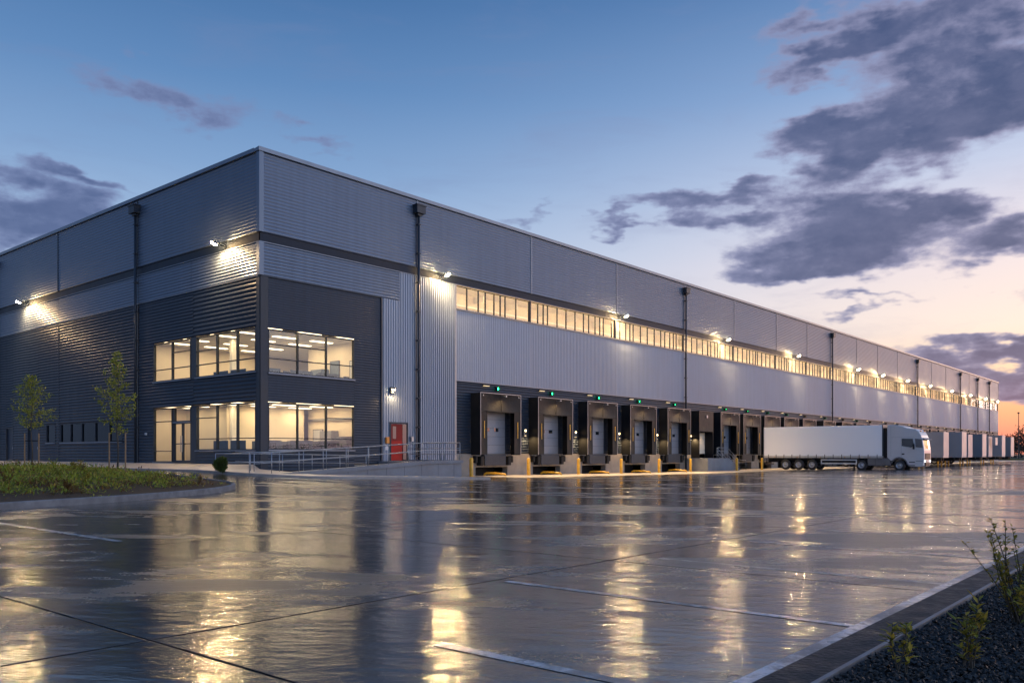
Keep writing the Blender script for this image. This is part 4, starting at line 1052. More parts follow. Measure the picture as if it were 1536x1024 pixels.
# ------------------------------------------------------------------ articulated lorry
def wheel(parent, x, y, side, r=0.53, w=0.34, rim_m=RIM):
    """side: -1 outer face at -y"""
    s = side
    t = MB().lathe([(s * 0.0, 0.30), (s * 0.02, r - 0.10), (-s * 0.02, r - 0.03), (-s * 0.07, r), (-s * (w - 0.07), r), (-s * (w - 0.02), r - 0.05), (-s * w, 0.3)], (x, y, r), 'Y', 28).build('wheel', TYRE, parent, smooth=True, norm=True)
    rm = MB().lathe([(-s * 0.02, 0.31), (s * 0.01, 0.305), (-s * 0.01, 0.27), (-s * 0.09, 0.22), (-s * 0.07, 0.13), (s * 0.03, 0.12), (s * 0.04, 0.07), (s * 0.04, 0.0)], (x, y, r), 'Y', 24).build('rim', rim_m, t, smooth=True)
    return t
def trailer(t, x0, x1, body_m, front_m, z0=1.32, z1=4.45, curtain=True, axles=(2.3, 3.6, 4.9), legs=True):
    """local: x forward, x0 rear .. x1 front"""
    MB().box(x0 + 0.03, x1 - 0.05, -1.25, 1.25, z0 + 0.06, z1).build('trailer_body', body_m, t, bevel=0.04)
    MB().box(x0, x1, -1.265, 1.265, z0 - 0.14, z0 + 0.055).build('side_rail', body_m if not curtain else mat('side_rail_grey', (0.45, 0.44, 0.42), 0.4, 0.3), t)
    MB().box(x1 - 0.048, x1 + 0.03, -1.262, 1.262, z0 + 0.06, z1 + 0.02).build('headboard', GREYP if curtain else front_m, t, bevel=0.02)
    f = MB()
    for s in (-1, 1): f.box(min(s * 1.258, s * 1.268), max(s * 1.258, s * 1.268), x0 * 0 - 0, 0.001, 0, 0.001) if False else None
    e = MB()
    for xx in (x0 + 0.0,): e.box(xx - 0.02, xx + 0.028, -1.262, 1.262, z0 + 0.06, z1 + 0.02)
    e.build('rear_frame', front_m, t)
    c = MB().box(x0 + 0.2, x1 - 0.4, -0.55, -0.42, 0.78, z0 - 0.142).box(x0 + 0.2, x1 - 0.4, 0.42, 0.55, 0.78, z0 - 0.142)
    for k in range(8): c.box(x0 + 0.6 + (x1 - x0 - 1.6) * k / 7, x0 + 0.7 + (x1 - x0 - 1.6) * k / 7, -1.2, 1.2, 1.0, z0 - 0.143)
    c.build('chassis', CHAS, t)
    if curtain:
        k = MB(); n = 14
        for i in range(n):
            xx = x0 + 0.5 + (x1 - x0 - 1.0) * i / (n - 1)
            for s in (-1, 1): k.box(xx - 0.025, xx + 0.025, min(s * 1.252, s * 1.285), max(s * 1.252, s * 1.285), z0 - 0.16, z0 + 0.22)
        k.build('strap', CHAS, t)
    for a in axles:
        for s in (-1, 1): wheel(t, x0 + a, s * 1.22, s)
        MB().tube([(x0 + a, -0.88, 0.53), (x0 + a, 0.88, 0.53)], 0.08, 8).build('axle', CHAS, t)
    for s in (-1, 1):
        MB().box(x0 + axles[0] - 0.65, x0 + axles[-1] + 0.65, min(s * 0.9, s * 1.24), max(s * 0.9, s * 1.24), 1.10, 1.14).build('mudguard', CHAS, t)
    if legs:
        for s in (-1, 1):
            MB().box(x1 - 2.9, x1 - 2.75, s * 0.85 - 0.07, s * 0.85 + 0.07, 0.05, 1.15).box(x1 - 3.0, x1 - 2.65, s * 0.85 - 0.14, s * 0.85 + 0.14, 0.0, 0.05).build('landing_leg', YEL if not curtain else CHAS, t)
    mk = mat('amber_marker', (0.55, 0.16, 0.01), 0.3)
    for k in range(5):
        xx = x0 + 1.2 + (x1 - x0 - 2.4) * k / 4
        for s in (-1, 1): MB().box(xx - 0.06, xx + 0.06, min(s * 1.266, s * 1.28), max(s * 1.266, s * 1.28), z0 - 0.10, z0 - 0.05).build('marker_light', mk, t)
    for s in (-1, 1):
        MB().box(x0 + axles[0] - 0.82, x0 + axles[0] - 0.79, min(s * 0.88, s * 1.24), max(s * 0.88, s * 1.24), 0.18, 1.0).build('mudflap', BLACK, t)
    bm_ = MB().box(x0 - 0.03, x0 + 0.08, -1.2, 1.2, 0.5, 0.65).box(x0 + 0.0, x0 + 0.06, -0.6, -0.5, 0.652, 1.18).box(x0 + 0.0, x0 + 0.06, 0.5, 0.6, 0.652, 1.18)
    bm_.build('rear_bumper', CHAS, t)
    for s in (-1, 1): MB().box(x0 - 0.05, x0 - 0.031, s * 0.95 - 0.2, s * 0.95 + 0.2, 0.52, 0.63).build('tail_light', mat('tail_light_red', (0.25, 0.01, 0.01), 0.3), t)

TX, TY = 61.25, -3.0
gz = G(60, -12) - 0.02
lorry = thing('articulated_lorry', 'white curtain-sided articulated lorry with high-roof cab backed up to a dock', 'lorry', (TX, TY, gz), -PI / 2)
TL = 12.15
trailer(lorry, 0.0, TL, CURT, WHITE, 1.38, 4.48, True, (2.35, 3.75, 5.15), True)
for s in (-1, 1):
    gd = MB()
    for za in (0.62, 0.98): gd.box(6.1, 9.7, min(s * 1.2, s * 1.25), max(s * 1.2, s * 1.25), za, za + 0.13)
    for xx in (6.1, 9.6): gd.box(xx, xx + 0.1, min(s * 1.2, s * 1.249), max(s * 1.2, s * 1.249), 0.752, 0.978)
    gd.build('side_guard', WHITE, lorry)
# tractor
C0 = TL + 0.42
def arc(cx, cz, r, a0, a1, n): return [(cx + r * math.cos(R(a0 + (a1 - a0) * k / n)), cz + r * math.sin(R(a0 + (a1 - a0) * k / n))) for k in range(n + 1)]
FW = 1.12
prof = [(0, 1.30)] + arc(FW, 0.55, 0.74, 152, 12, 10) + [(1.95, 0.62), (2.0, 0.42), (3.05, 0.40), (3.28, 0.50), (3.36, 1.2), (3.36, 1.95), (3.33, 2.2), (3.20, 3.08), (3.08, 3.44), (2.86, 3.80), (2.60, 4.02), (2.2, 4.10), (1.9, 4.12), (1.45, 4.32), (0.9, 4.45), (0.3, 4.49), (0, 4.46)]
prof = [(C0 + a, b) for a, b in prof]
cab = MB().prism(prof, -1.25, 1.25, 'Y').build('cab', WHITE, lorry, bevel=0.06, segs=3)
# side glass, door lines, handles, mirror, deflector seam
for s in (-1, 1):
    y0, y1 = sorted((s * 1.248, s * 1.262))
    MB().prism([(C0 + 1.36, 2.42), (C0 + 2.2, 2.28), (C0 + 2.46, 2.42), (C0 + 2.36, 3.12), (C0 + 1.36, 3.14)], y0, y1, 'Y').build('side_window', TGLASS, cab)
    y0, y1 = sorted((s * 1.249, s * 1.256))
    MB().box(C0 + 1.30, C0 + 1.315, y0, y1, 1.35, 3.2).box(C0 + 0.35, C0 + 0.362, y0, y1, 1.4, 4.3).box(C0 + 0.36, C0 + 2.5, y0, y1, 3.27, 3.28).build('door_seam', GREYP, cab)
    y0, y1 = sorted((s * 1.25, s * 1.28))
    MB().box(C0 + 1.36, C0 + 1.6, y0, y1, 1.58, 1.70).build('door_handle', CHAS, cab)
    mm = MB(); y0, y1 = sorted((s * 1.40, s * 1.58)); mm.box(C0 + 2.42, C0 + 2.56, y0, y1, 2.1, 2.62)
    y0, y1 = sorted((s * 1.2, s * 1.41)); mm.box(C0 + 2.46, C0 + 2.50, y0, y1, 2.56, 2.6)
    mm.build('mirror', CHAS, cab, bevel=0.02)
    y0, y1 = sorted((s * 0.75, s * 1.1)); MB().box(C0 + 3.34, C0 + 3.385, y0, y1, 0.86, 1.06).build('headlight', HEADL, cab, bevel=0.02)
    y0, y1 = sorted((s * 1.246, s * 1.258)); MB().prism([(C0 + 2.62, 2.3), (C0 + 3.26, 2.22), (C0 + 3.15, 3.06), (C0 + 2.55, 3.12)], y0, y1, 'Y').build('corner_panel', GREYP, cab)
    y0, y1 = sorted((s * 1.245, s * 1.262)); MB().box(C0 + 2.62, C0 + 3.22, y0, y1, 0.95, 1.0).build('bumper_seam', GREYP, cab)
    fa = arc(FW, 0.55, 0.80, 165, 5, 12); fb = arc(FW, 0.55, 0.70, 5, 165, 12)
    y0, y1 = sorted((s * 1.1, s * 1.275)); MB().prism([(C0 + a, b) for a, b in fa + fb], y0, y1, 'Y').build('wheel_arch', GREYP, cab)
    y0, y1 = sorted((s * 1.0, s * 1.235)); MB().box(C0 - 1.85, C0 + 0.30, y0, y1, 0.5, 1.22).build('side_tank', GREYP, lorry, bevel=0.04)
    y0, y1 = sorted((s * 1.235, s * 1.242)); MB().box(C0 - 1.1, C0 - 1.08, y0, y1, 0.55, 1.2).build('tank_strap', CHAS, lorry)
    y0, y1 = sorted((s * 1.20, s * 1.262)); MB().box(C0 + 2.02, C0 + 2.55, y0, y1, 0.50, 0.58).box(C0 + 2.02, C0 + 2.55, y0, y1, 0.82, 0.9).build('step', CHAS, cab)
    y0, y1 = sorted((s * 0.55, s * 0.75)); MB().box(C0 + 2.86, C0 + 2.98, y0, y1, 3.80, 3.90).build('roof_marker', mat('amber_marker', (0.55, 0.16, 0.01)), cab)
    MB().tube([(C0 + 3.37, s * 0.15, 2.2), (C0 + 3.36, s * 0.65, 2.5)], 0.012, 5).build('wiper', CHAS, cab)
# windscreen, visor, grille
ws = [(C0 + 3.30, 2.16), (C0 + 3.18, 3.04)]
mb = MB(); n = 8
for (a, b) in ws:
    for k in range(n + 1):
        yy = -1.14 + 2.28 * k / n; mb.v.append((a + 0.065 - 0.07 * (yy / 1.14) ** 4, yy, b))
for k in range(n): mb.f.append((k, k + 1, n + 1 + k + 1, n + 1 + k))
mb.build('windscreen', mat('windscreen_glass', (0.03, 0.035, 0.04), 0.04, 0.0, 0.05, spec=1.0, coat=1.0), cab, smooth=True)
MB().prism([(C0 + 3.1, 3.06), (C0 + 3.44, 2.99), (C0 + 3.46, 3.04), (C0 + 3.1, 3.22)], -1.16, 1.16, 'Y').build('sun_visor', GREYP, cab, bevel=0.02)
gl = MB()
gl.box(C0 + 3.30, C0 + 3.372, -0.95, 0.95, 1.12, 1.72); gl.box(C0 + 3.30, C0 + 3.366, -0.78, 0.78, 0.48, 0.84)
for k in range(4): gl.box(C0 + 3.373, C0 + 3.40, -0.9, 0.9, 1.18 + k * 0.13, 1.27 + k * 0.13)
for k in range(3): gl.box(C0 + 3.367, C0 + 3.39, -0.7, 0.7, 0.52 + k * 0.11, 0.60 + k * 0.11)
gl.build('grille', CHAS, cab)
MB().box(C0 + 3.367, C0 + 3.40, -0.26, 0.26, 0.88, 0.99).build('number_plate', WHITE, cab)
MB().box(C0 - 2.6, C0 + 3.0, -0.45, -0.33, 0.7, 0.98).box(C0 - 2.6, C0 + 3.0, 0.33, 0.45, 0.7, 0.98).box(C0 - 2.6, C0 + 3.0, -0.329, 0.329, 0.74, 0.8).build('tractor_chassis', CHAS, lorry)
for s in (-1, 1):
    wheel(lorry, C0 + FW, s * 1.22, s); wheel(lorry, C0 - 2.45, s * 1.22, s)
    MB().prism([(C0 - 2.45 + a, b) for a, b in arc(0, 0.55, 0.68, 170, 10, 8) + arc(0, 0.55, 0.64, 10, 170, 8)], min(s * 0.85, s * 1.24), max(s * 0.85, s * 1.24), 'Y').build('mudguard', CHAS, lorry)
MB().box(C0 - 0.34, C0 - 0.02, -1.12, 1.12, 1.3, 4.2).build('side_fairing', CHAS, lorry)
MB().box(C0 - 0.5, C0 - 0.35, -0.5, 0.5, 1.25, 2.6).build('air_tank_frame', CHAS, lorry)

# parked trailers further along
PT = [(85.45, PINKW, PINKW, 'white box trailer parked at a dock just behind the lorry cab', 15.0), (92.45, GREYT, PINKW, 'pale grey box trailer with white front, second past the lorry cab', 15.0), (98.3, PINKW, PINKW, 'white box trailer, third past the lorry cab, beside a blue-grey one', 15.2), (104.3, BLUEG, PINKW, 'dark blue-grey box trailer, fourth past the lorry cab', 15.2), (112.0, GREYT, PINKW, 'grey box trailer, fifth past the lorry cab', 15.2), (118.2, GREYT, PINKW, 'grey box trailer, last but one of the parked row', 15.2), (126.4, BLUEG, PINKW, 'blue-grey box trailer at the far end of the parked row', 15.2)]
for pi_, (x, bm_, fm_, lb, yf) in enumerate(PT):
    t = thing('parked_trailer', lb, 'trailer', (x, -1.3, G(x, -10) - 0.02), -PI / 2, 'box trailers parked at the far docks')
    zt_ = 4.30 + (0.0, 0.12, -0.1, 0.05, -0.16, 0.1, -0.05)[pi_]
    trailer(t, 0.0, yf - 1.3 + (0, 0.5, -0.2, 0.3, -0.4, 0.2, 0.0)[pi_], bm_, fm_, 1.35, zt_, False, (2.2, 3.5, 4.8), True)
    if pi_ in (1, 4): MB().box(yf - 1.26, yf - 0.9, -0.8, 0.8, 2.9, 4.0).build('front_unit', fm_, t, bevel=0.02)

# ------------------------------------------------------------------ planted island
IP = [(-42, -27), (-30, -22.2), (-24, -19.8), (-18.8, -17.6), (-16.9, -16.85), (-14.6, -15.9), (-11.9, -14.5), (-10.1, -13.3), (-8.9, -12.0), (-8.35, -10.6), (-8.3, -9.0), (-8.4, -5), (-8.7, 0.5), (-9.2, 3.6), (-10.0, 4.9), (-11.6, 5.2), (-14, 4.2), (-20, 1.5), (-42, -6)]
IPs = smooth_path(IP, 5)
tag(kerb_strip(IPs, 0.14, 0.19, 'island_kerb', KERB, 1), kind='structure')
def inside(x, y, poly):
    c = False; n = len(poly)
    for i in range(n):
        a, b = poly[i], poly[i - 1]
        if (a.y > y) != (b.y > y) and x < (b.x - a.x) * (y - a.y) / (b.y - a.y) + a.x: c = not c
    return c
def edge_d(x, y, poly):
    p = Vector((x, y)); best = 1e9
    for i in range(len(poly) - 1):
        a, b = poly[i], poly[i + 1]; ab = b - a
        t = max(0, min(1, (p - a).dot(ab) / max(1e-9, ab.length_squared))); best = min(best, (p - a - ab * t).length)
    return best
def ISZ(x, y, d=None):
    d = edge_d(x, y, IPs) if d is None else d
    return G(x, y) + 0.12 + 0.10 * sst(d, 0.1, 3.0)
mb = MB(); nx, ny = 52, 66; idx = {}
for jy in range(ny):
    for ix in range(nx):
        x = -42 + 34 * ix / (nx - 1); y = -27 + 45 * jy / (ny - 1)
        if inside(x, y, IPs):
            idx[(ix, jy)] = len(mb.v); mb.v.append((x, y, ISZ(x, y) + 0.03 * mnoise.noise(Vector((x, y, 0)) * 1.5)))
for (ix, jy), a in list(idx.items()):
    q = [(ix, jy), (ix + 1, jy), (ix + 1, jy + 1), (ix, jy + 1)]
    if all(k in idx for k in q): mb.f.append(tuple(idx[k] for k in q))
# rim: fan from kerb inner edge to a slightly inset ring
ring0 = []; ring1 = []
for i, p in enumerate(IPs):
    t = (IPs[min(len(IPs) - 1, i + 1)] - IPs[max(0, i - 1)]).normalized(); q = Vector((-t.y, t.x))
    a = p + q * 0.12; b = p + q * 1.5
    ring0.append((a.x, a.y, G(p.x, p.y) + 0.14)); ring1.append((b.x, b.y, ISZ(b.x, b.y) + 0.01))
i0 = len(mb.v); mb.v += ring0; i1 = len(mb.v); mb.v += ring1
for i in range(len(ring0) - 1): mb.f.append((i0 + i, i0 + i + 1, i1 + i + 1, i1 + i))
tag(mb.build('planting_soil', SOIL, smooth=True, norm=False), kind='structure')

def leaf(mb, p, d, up, ln, w, fold=0.25):
    """a small folded, pointed leaf"""
    d = d.normalized(); sd = d.cross(up)
    if sd.length < 1e-3: sd = d.cross(Vector((1, 0, 0)))
    sd.normalize(); nn = sd.cross(d)
    a = p; b = p + d * ln * 0.5 + sd * w * 0.5 + nn * (fold * w); c = p + d * ln; e = p + d * ln * 0.5 - sd * w * 0.5 + nn * (fold * w)
    i = len(mb.v); mb.v += [tuple(a), tuple(b), tuple(c), tuple(e)]; mb.f += [(i, i + 1, i + 2, i + 3)]
def rv(rg, up=0.0): 
    v = Vector((rg.uniform(-1, 1), rg.uniform(-1, 1), rg.uniform(-1, 1) + up)); return v.normalized() if v.length > 1e-3 else Vector((0, 0, 1))
rg = random.Random(11)
gc = MB(); made = 0; gr = MB()
while made < 3000:
    if rg.random() < 0.75:
        x, y = rg.uniform(-26, -8.4), rg.uniform(-20, 5)
    else: x, y = rg.uniform(-32, -8.4), rg.uniform(-23, 5)
    if not inside(x, y, IPs): continue
    d = edge_d(x, y, IPs)
    if d < 0.3: continue
    dn = mnoise.noise(Vector((x * 0.35, y * 0.35, 3)))
    if d < 1.0 and rg.random() < 0.45: continue
    if mnoise.noise(Vector((x * 0.9, y * 0.9, 9))) < -0.16: continue
    if d < 2.4 and y < -8 and mnoise.noise(Vector((x * 0.8, y * 0.8, 4))) < 0.22 - 0.12 * d: continue
    made += 1
    hh = (0.06 + 0.24 * rg.random() ** 2 * (1.1 + 1.4 * dn)) * (0.7 if d < 1.3 else 1.0)
    z = ISZ(x, y, d); k = rg.randint(9, 17); wd = rg.uniform(0.14, 0.30)
    near = y < -8
    for q in range(k):
        p = Vector((x + rg.gauss(0, wd), y + rg.gauss(0, wd), z + rg.uniform(0.0, hh)))
        dd = Vector((rg.uniform(-1, 1), rg.uniform(-1, 1), rg.uniform(-0.1, 1.3)))
        leaf(gc, p, dd, Vector((0, 0, 1)), rg.uniform(0.07, 0.17), rg.uniform(0.03, 0.07))
gc.build('ground_cover', LEAF2, norm=False)
gco = bpy.data.objects['ground_cover']; gco.data.materials.append(RUSS)
gr_ = random.Random(4)
mi = []
for pgn in gco.data.polygons:
    c = gco.data.vertices[pgn.vertices[0]].co
    mi.append(1 if mnoise.noise(Vector((c.x * 0.55, c.y * 0.55, 20))) + 0.5 * mnoise.noise(Vector((c.x * 2, c.y * 2, 5))) > 0.36 - (0.24 if c.y < -11 - (c.x + 10) * 0.1 else 0) else 0)
gco.data.polygons.foreach_set('material_index', mi)
tag(gco, 'low green and russet ground cover on the planted island', 'ground cover', kind='stuff')

def sapling(x, y, h, cz, cw, label, seed, tilt=0.0):
    rg = random.Random(seed); z0 = ISZ(x, y) - 0.05
    t = thing('staked_tree', label, 'tree', (x, y, z0), 0, 'young staked trees on the planted island')
    tr = MB(); pts = [(0.03 * math.sin(k * 1.3), 0.03 * math.cos(k * 1.7), h * k / 8) for k in range(9)]
    tr.tube(pts, 0.045, 8, 0.008)
    lf = MB()
    nb = 46
    for k in range(nb):
        u = (k + rg.random()) / nb; zz = cz + (h - cz) * u
        prof = (0.30 + 0.70 * min(1, u / 0.22)) * (1 - u) ** 0.75 + 0.06
        ln = cw * prof * rg.uniform(0.4, 1.2); a = k * 2.399 + rg.uniform(-.4, .4)
        rise = rg.uniform(0.15, 0.6) + 0.5 * u
        bp = Vector((0.03 * math.sin(zz), 0, zz)); bd = Vector((math.cos(a), math.sin(a), rise)).normalized()
        pend = bp + bd * ln - Vector((0, 0, 0.08 * ln))
        tr.tube([tuple(bp), tuple(bp + bd * ln * 0.5 + Vector((0, 0, 0.02))), tuple(pend)], 0.013 * (1 - 0.6 * u), 5, 0.003, cap=False)
        nl = int(42 * ln / cw + 12)
        for q in range(nl):
            s = rg.uniform(0.18, 1.05); p = bp.lerp(pend, s) + rv(rg) * 0.09
            leaf(lf, p, rv(rg, 0.2) + bd * 0.6, rv(rg, 1.0), rg.uniform(0.08, 0.15), rg.uniform(0.04, 0.075))
    tr.build('trunk', BARK, t, smooth=True, norm=False); lf.build('crown', LEAF1, t, norm=False)
    return z0
def stake(x, y, z, h, label):
    t = thing('tree_stake', label, 'stake', (x, y, z), 0, 'timber stakes beside the young trees')
    MB().lathe([(0, 0.035), (h, 0.035), (h + 0.03, 0.0)], (0, 0, 0), 'Z', 8).build('post', STAKE, t)
    return t
TREES = [(-10.3, -5.3, 5.05, 1.7, 1.15, 'taller young tree with slender upright crown, near the office entrance', 3, 'taller'), (-10.5, 3.2, 4.45, 1.9, 1.45, 'shorter young tree with spreading crown, further along the island', 5, 'shorter')]
for (x, y, h, cz, cw, lb, sd_, w) in TREES:
    z = sapling(x, y, h, cz, cw, lb, sd_)
    for s, side in ((-1, 'dark-wall'), (1, 'entrance')):
        stake(x + s * RX * 0.34, y + s * RY * 0.34, z, 1.75, 'brown timber stake on the %s side of the %s young tree' % (side, w))
    tb = MB().box(-0.34, 0.34, -0.012, 0.012, 1.38, 1.43).build('tree_tie', BLACK, None, loc=(x, y, z)); tb.rotation_euler = (0, 0, math.atan2(RY, RX))
    tag(tb, 'black strap tying the %s young tree to its stakes' % w, 'strap')

def shrub(name, x, y, z, h, stems, label, seed, lm=LEAF3, spread=0.25, lsz=0.06, group=None, dens=1.0, wid=0.42):
    rg = random.Random(seed)
    t = thing(name, label, 'shrub', (x, y, z), 0, group)
    st = MB(); lf = MB()
    for k in range(stems):
        a = rg.uniform(0, 2 * PI); hh = h * rg.uniform(0.55, 1.0); sp = spread * rg.uniform(0.3, 1.0)
        p0 = Vector((rg.uniform(-.04, .04), rg.uniform(-.04, .04), 0)); p2 = Vector((math.cos(a) * sp, math.sin(a) * sp, hh)); p1 = p0.lerp(p2, 0.5) + Vector((rg.uniform(-.04, .04), rg.uniform(-.04, .04), 0.04))
        st.tube([tuple(p0), tuple(p1), tuple(p2)], 0.006, 5, 0.0025, cap=False)
        n = int(hh / 0.015 * dens)
        for q in range(n):
            s = rg.uniform(0.12, 1.0); p = p0.lerp(p1, s * 2) if s < .5 else p1.lerp(p2, s * 2 - 1)
            aa = q * 2.4 + rg.uniform(-.5, .5); d = Vector((math.cos(aa), math.sin(aa), rg.uniform(0.1, 0.9)))
            leaf(lf, p, d, Vector((0, 0, 1)), lsz * rg.uniform(0.55, 1.2), lsz * wid * rg.uniform(0.7, 1.2), 0.18)
            if rg.random() < 0.35 * dens:
                sq = p + d.normalized() * rg.uniform(.02, .07); leaf(lf, sq, rv(rg, 0.4), Vector((0, 0, 1)), lsz * rg.uniform(.5, 1), lsz * wid, 0.2)
    st.build('stem', BARK, t, norm=False); lf.build('foliage', lm, t, norm=False)
    return t
rg = random.Random(21); bx_, by_ = -4.3, -3.2
bush = thing('shrub', 'rounded green shrub at the end of the ramp handrail', 'shrub', (bx_, by_, G(bx_, by_) + 0.10))
bs = MB(); bl = MB()
for k in range(40):
    d = rv(rg, 0.5); bs.tube([(0, 0, 0), (d.x * 0.3, d.y * 0.3, 0.45 + d.z * 0.3)], 0.012, 5, 0.004, cap=False)
for k in range(2600):
    d = rv(rg); r = rg.random() ** 0.35 * (1 + 0.3 * mnoise.noise(d * 2.2)); p = Vector((d.x * 0.30 * r, d.y * 0.30 * r, 0.36 + d.z * 0.34 * r * (1 + 0.3 * d.x)))
    leaf(bl, p, d + rv(rg) * 0.7, rv(rg), rg.uniform(0.06, 0.11), rg.uniform(0.035, 0.06))
bs.build('stem', BARK, bush, norm=False); bl.build('foliage', leafmat('dark_shrub_leaf', (0.03, 0.05, 0.012), (0.07, 0.10, 0.02), (0.12, 0.13, 0.03)), bush, norm=False)
rg = random.Random(77); nb_ = 0
while nb_ < 26:
    x, y = rg.uniform(-23, -9.5), rg.uniform(-18.5, 2)
    if not inside(x, y, IPs): continue
    d = edge_d(x, y, IPs)
    if d < 0.6 or (y > -7 and rg.random() < 0.6): continue
    nb_ += 1
    shrub('bedding_plant', x, y, ISZ(x, y, d) - 0.02, rg.uniform(0.28, 0.55), rg.randint(5, 10), 'small leafy plant rising above the ground cover on the planted island', 200 + nb_, (LEAF2, LEAF3, RUSS)[nb_ % 3], rg.uniform(0.14, 0.3), 0.11, 'taller plants scattered over the planted island', 0.6, 0.45)
up_ = thing('marker_plate', 'small teal plate on a short post at the left of the planted island', 'sign', (-18.9, -13.6, ISZ(-18.9, -13.6)))
MB().tube([(0, 0, 0), (0, 0, 0.30)], 0.02).build('post', GALV, up_)
MB().box(-0.22, 0.22, -0.012, 0.012, 0.26, 0.46).build('plate', TEAL, up_)
up_.rotation_euler = (0, 0, -0.6)

# ------------------------------------------------------------------ gravel bed in the foreground
MB().box(-34, 60, -38.80, -38.50, -0.2, 0.035).build('bed_kerb', mat('wet_asphalt_strip', (0.020, 0.019, 0.018), 0.6, 0, 0.5, 5, 0.02, 22, rvar=0.3, spec=0.2), bevel=0.01)['kind'] = 'structure'
MB().box(-34, 60, -38.835, -38.803, -0.2, 0.055).build('bed_edging', mat('weathered_edging', (0.16, 0.15, 0.145), 0.55, 0.3, 0.35, 4))['kind'] = 'structure'
MB().box(-34, 60, -58, -38.836, -0.2, 0.02).build('gravel_base', mat('gravel_base', (0.012, 0.012, 0.013), 0.8, 0, 0.4, 20, 0.03, 30))['kind'] = 'structure'
rg = random.Random(5); gv = MB()
def chip(x, y, z, s):
    e = [s * rg.uniform(.5, 1.2) for _ in range(3)]; e[2] *= 0.55
    rot = Matrix.Rotation(rg.uniform(0, 6.28), 3, 'Z') @ Matrix.Rotation(rg.gauss(0, .5), 3, 'X') @ Matrix.Rotation(rg.gauss(0, .5), 3, 'Y')
    i = len(gv.v)
    for v in ((-1, -.6, -1), (.8, -1, -1), (1, .7, -1), (-.7, 1, -1), (-.8, -.5, 1), (.5, -.8, .8), (.8, .5, 1), (-.5, .8, .7)):
        q = rot @ Vector((v[0] * e[0] * rg.uniform(.75, 1.2), v[1] * e[1] * rg.uniform(.75, 1.2), v[2] * e[2]))
        gv.v.append((x + q.x, y + q.y, z + q.z))
    gv.f.extend(tuple(i + k for k in f) for f in ((4, 5, 6, 7), (0, 1, 5, 4), (1, 2, 6, 5), (2, 3, 7, 6), (3, 0, 4, 7)))
for k in range(24000):
    u = rg.random() ** 1.6
    x = -22.8 + 11 * u; y = -38.86 - rg.random() * (1.5 + 0.6 * u)
    chip(x, y, 0.03 + rg.uniform(0, 0.02), rg.uniform(0.008, 0.019))
for k in range(2500):
    x = rg.uniform(-12, 12); y = -38.88 - rg.random() * 2.2; chip(x, y, 0.03, rg.uniform(0.03, 0.05))
gm = mat('slate_chip', (0.024, 0.022, 0.020), 0.6, 0, 0.6, 14, spec=0.2)
tag(gv.build('gravel', gm, norm=False), 'loose black slate gravel filling the foreground bed', 'gravel', kind='stuff')
GP = 'small plants in the black gravel bed'
shrub('gravel_plant', -21.02, -39.12, 0.03, 0.34, 5, 'smallest yellow-green plant in the gravel, nearest the white edge line corner', 31, LEAF3, 0.09, 0.075, GP, 0.8, 0.36)
shrub('gravel_plant', -20.62, -39.42, 0.03, 0.52, 6, 'mid-height yellow-green plant in the gravel, between the smallest plant and the big bush', 32, LEAF3, 0.12, 0.08, GP, 0.85, 0.36)
shrub('gravel_bush', -18.78, -39.40, 0.03, 0.86, 26, 'tall leafy bush at the right edge leaning over the gravel kerb', 33, LEAF3, 0.40, 0.055, GP, 0.8, 0.45)
shrub('gravel_bush', -19.75, -39.75, 0.03, 0.50, 14, 'lower bushy plant in front of the tall bush in the gravel', 34, LEAF3, 0.32, 0.07, GP, 0.9, 0.42)
shrub('gravel_plant', -22.25, -38.98, 0.03, 0.10, 3, 'tiny sprig beside the kerb at the bottom of the gravel bed', 35, LEAF3, 0.05, 0.05, GP, 1.0, 0.4)

# ------------------------------------------------------------------ distant verge, fence, mast and trees
def along(px, dist, side=0.0):
    a = (px - 768) / 1263.0
    return (CAM[0] + dist * (DX + a * RX), CAM[1] + dist * (DY + a * RY))
vb = MB()
vb.box(206, 900, -70, 300, -0.3, 0.16)
tag(vb.build('grass_verge', mat('verge_grass', (0.05, 0.06, 0.02), 0.9, 0, 0.3, 0.5)), kind='structure')
mx, my = 214, -2.0
ms = thing('lighting_mast', 'slender dark mast beyond the far end of the warehouse', 'mast', (mx, my, 0.1))
mm = MB().tube([(0, 0, 0), (0, 0, 11.6)], 0.14, 8, 0.07); mm.build('pole', TRIM, ms)
MB().box(-0.5, 0.5, -0.2, 0.2, 11.2, 11.5).build('lamp_head', TRIM, ms)
fc = thing('boundary_fence', 'dark mesh boundary fence across the verge beyond the trailers', 'fence', (0, 0, 0))
f0 = Vector((220, 12)); f1 = Vector((232, -68))
for k in range(27):
    p = f0.lerp(f1, k / 26); MB().box(p.x - .05, p.x + .05, p.y - .05, p.y + .05, 0, 2.5).build('post', TRIM, fc)
fm = MB()
for z in (0.3, 0.75, 1.2, 1.65, 2.1, 2.4): fm.tube([(f0.x - .08, f0.y, z), (f1.x - .08, f1.y, z)], 0.03, 5)
for k in range(160):
    p = f0.lerp(f1, k / 159); fm.box(p.x - .1, p.x - .07, p.y - .02, p.y + .02, 0.2, 2.45)
fm.build('mesh_panel', TRIM, fc)
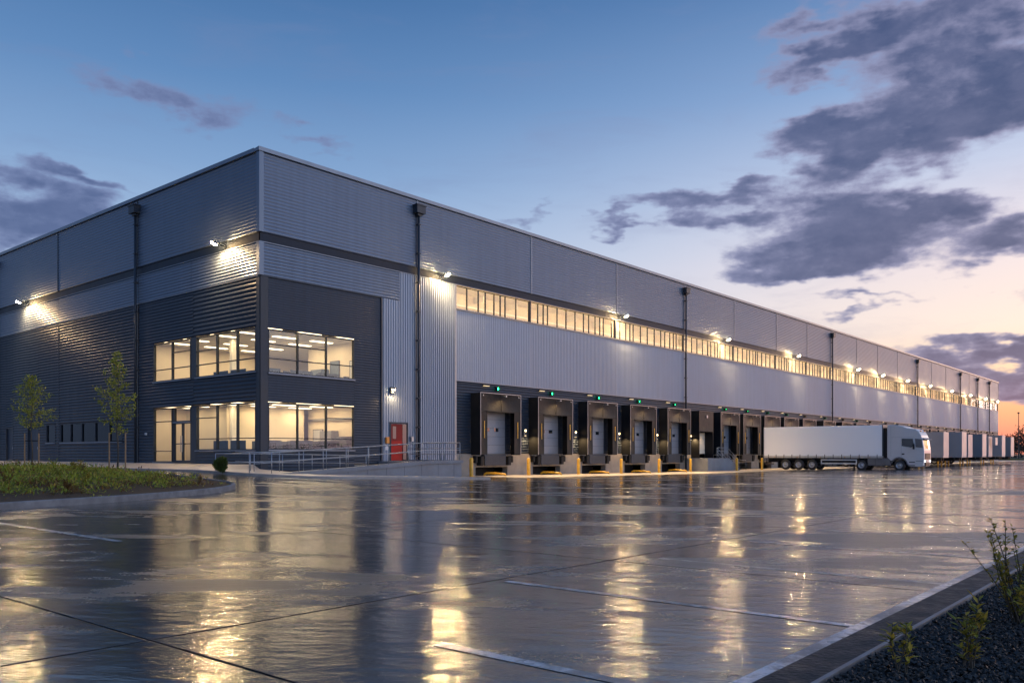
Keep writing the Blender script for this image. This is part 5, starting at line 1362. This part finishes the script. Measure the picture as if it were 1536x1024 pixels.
def far_tree(px, dist, h, w, seed, label, bare=False):
    rg = random.Random(seed); x, y = along(px, dist)
    t = thing('tree', label, 'tree', (x, y, 0), 0, 'dark trees on the horizon')
    tr = MB().tube([(0, 0, 0), (0.1, 0.1, h * 0.45), (0, 0.2, h * 0.9)], 0.2, 6, 0.04); lf = MB()
    for k in range(34):
        a = rg.uniform(0, 6.28); u = rg.uniform(0.2, 1); zz = h * (0.25 + 0.7 * u); r = w * rg.uniform(0.3, 1) * math.sin(PI * min(1, 0.25 + 0.72 * u)) ** 0.6
        c = Vector((math.cos(a) * r, math.sin(a) * r, zz)); tr.tube([(0, 0.1, zz * 0.75), tuple(c)], 0.06, 4, 0.015, cap=False)
        for q in range(14 if bare else 60): leaf(lf, c + rv(rg) * rg.uniform(0, w * 0.36), rv(rg), rv(rg), rg.uniform(.25, .55), rg.uniform(.15, .35))
    tr.build('trunk', BARK, t, norm=False); lf.build('crown', LEAF4, t, norm=False)
TR = [(1499, 300, 6.0, 3.0, 0), (1509, 260, 7.4, 3.0, 1), (1521, 270, 7.0, 4.0, 0), (1532, 255, 9.4, 3.6, 1), (1543, 262, 8.2, 4.0, 0), (1558, 255, 9.0, 4.2, 0), (1578, 262, 8.4, 4.2, 0), (1600, 258, 9.2, 4.4, 0), (1626, 256, 8.4, 4.4, 0), (1655, 256, 9.6, 4.4, 0)]
TLB = ['low rounded dark tree just right of the mast', 'sparse thin tree between the mast and the dark clump', 'low dense dark tree behind the fence', 'tallest airy tree at the right edge of the skyline']
for i, (px, ds, h, w, br) in enumerate(TR):
    far_tree(px, ds, h, w, 60 + i, TLB[i] if i < 4 else 'dark tree on the skyline, %s to the right of the tallest airy tree' % ORD[i - 4], bool(br))
hb = MB(); rg = random.Random(8)
for k in range(2600):
    px = rg.uniform(1492, 1720); x, y = along(px, 240 + rg.uniform(-3, 3))
    leaf(hb, Vector((x, y, rg.uniform(0.1, 4.6))), rv(rg), rv(rg), rg.uniform(.5, 1.0), rg.uniform(.3, .6))
tag(hb.build('hedgerow', LEAF4, norm=False), 'dark hedgerow along the horizon beyond the yard', 'hedge', kind='stuff')

# ------------------------------------------------------------------ camera and render settings
cam = bpy.data.cameras.new('camera'); co = bpy.data.objects.new('camera', cam); COL.objects.link(co)
cam.sensor_width = 36.0; cam.lens = 36.0 * 1263 / 1536; cam.shift_y = (680 - 512) / 1536.0
cam.clip_start = 0.1; cam.clip_end = 12000
co.location = CAM
co.rotation_euler = (PI / 2, 0, math.atan2(DY, DX) - PI / 2)
scene.camera = co
scene.view_settings.view_transform = 'Standard'; scene.view_settings.look = 'None'
scene.view_settings.exposure = 0.12; scene.view_settings.gamma = 1.0
scene.render.engine = 'CYCLES'
scene.cycles.use_denoising = True
scene.cycles.max_bounces = 8; scene.cycles.transparent_max_bounces = 16
scene.cycles.sample_clamp_indirect = 6.0
scene.cycles.caustics_reflective = False; scene.cycles.caustics_refractive = False
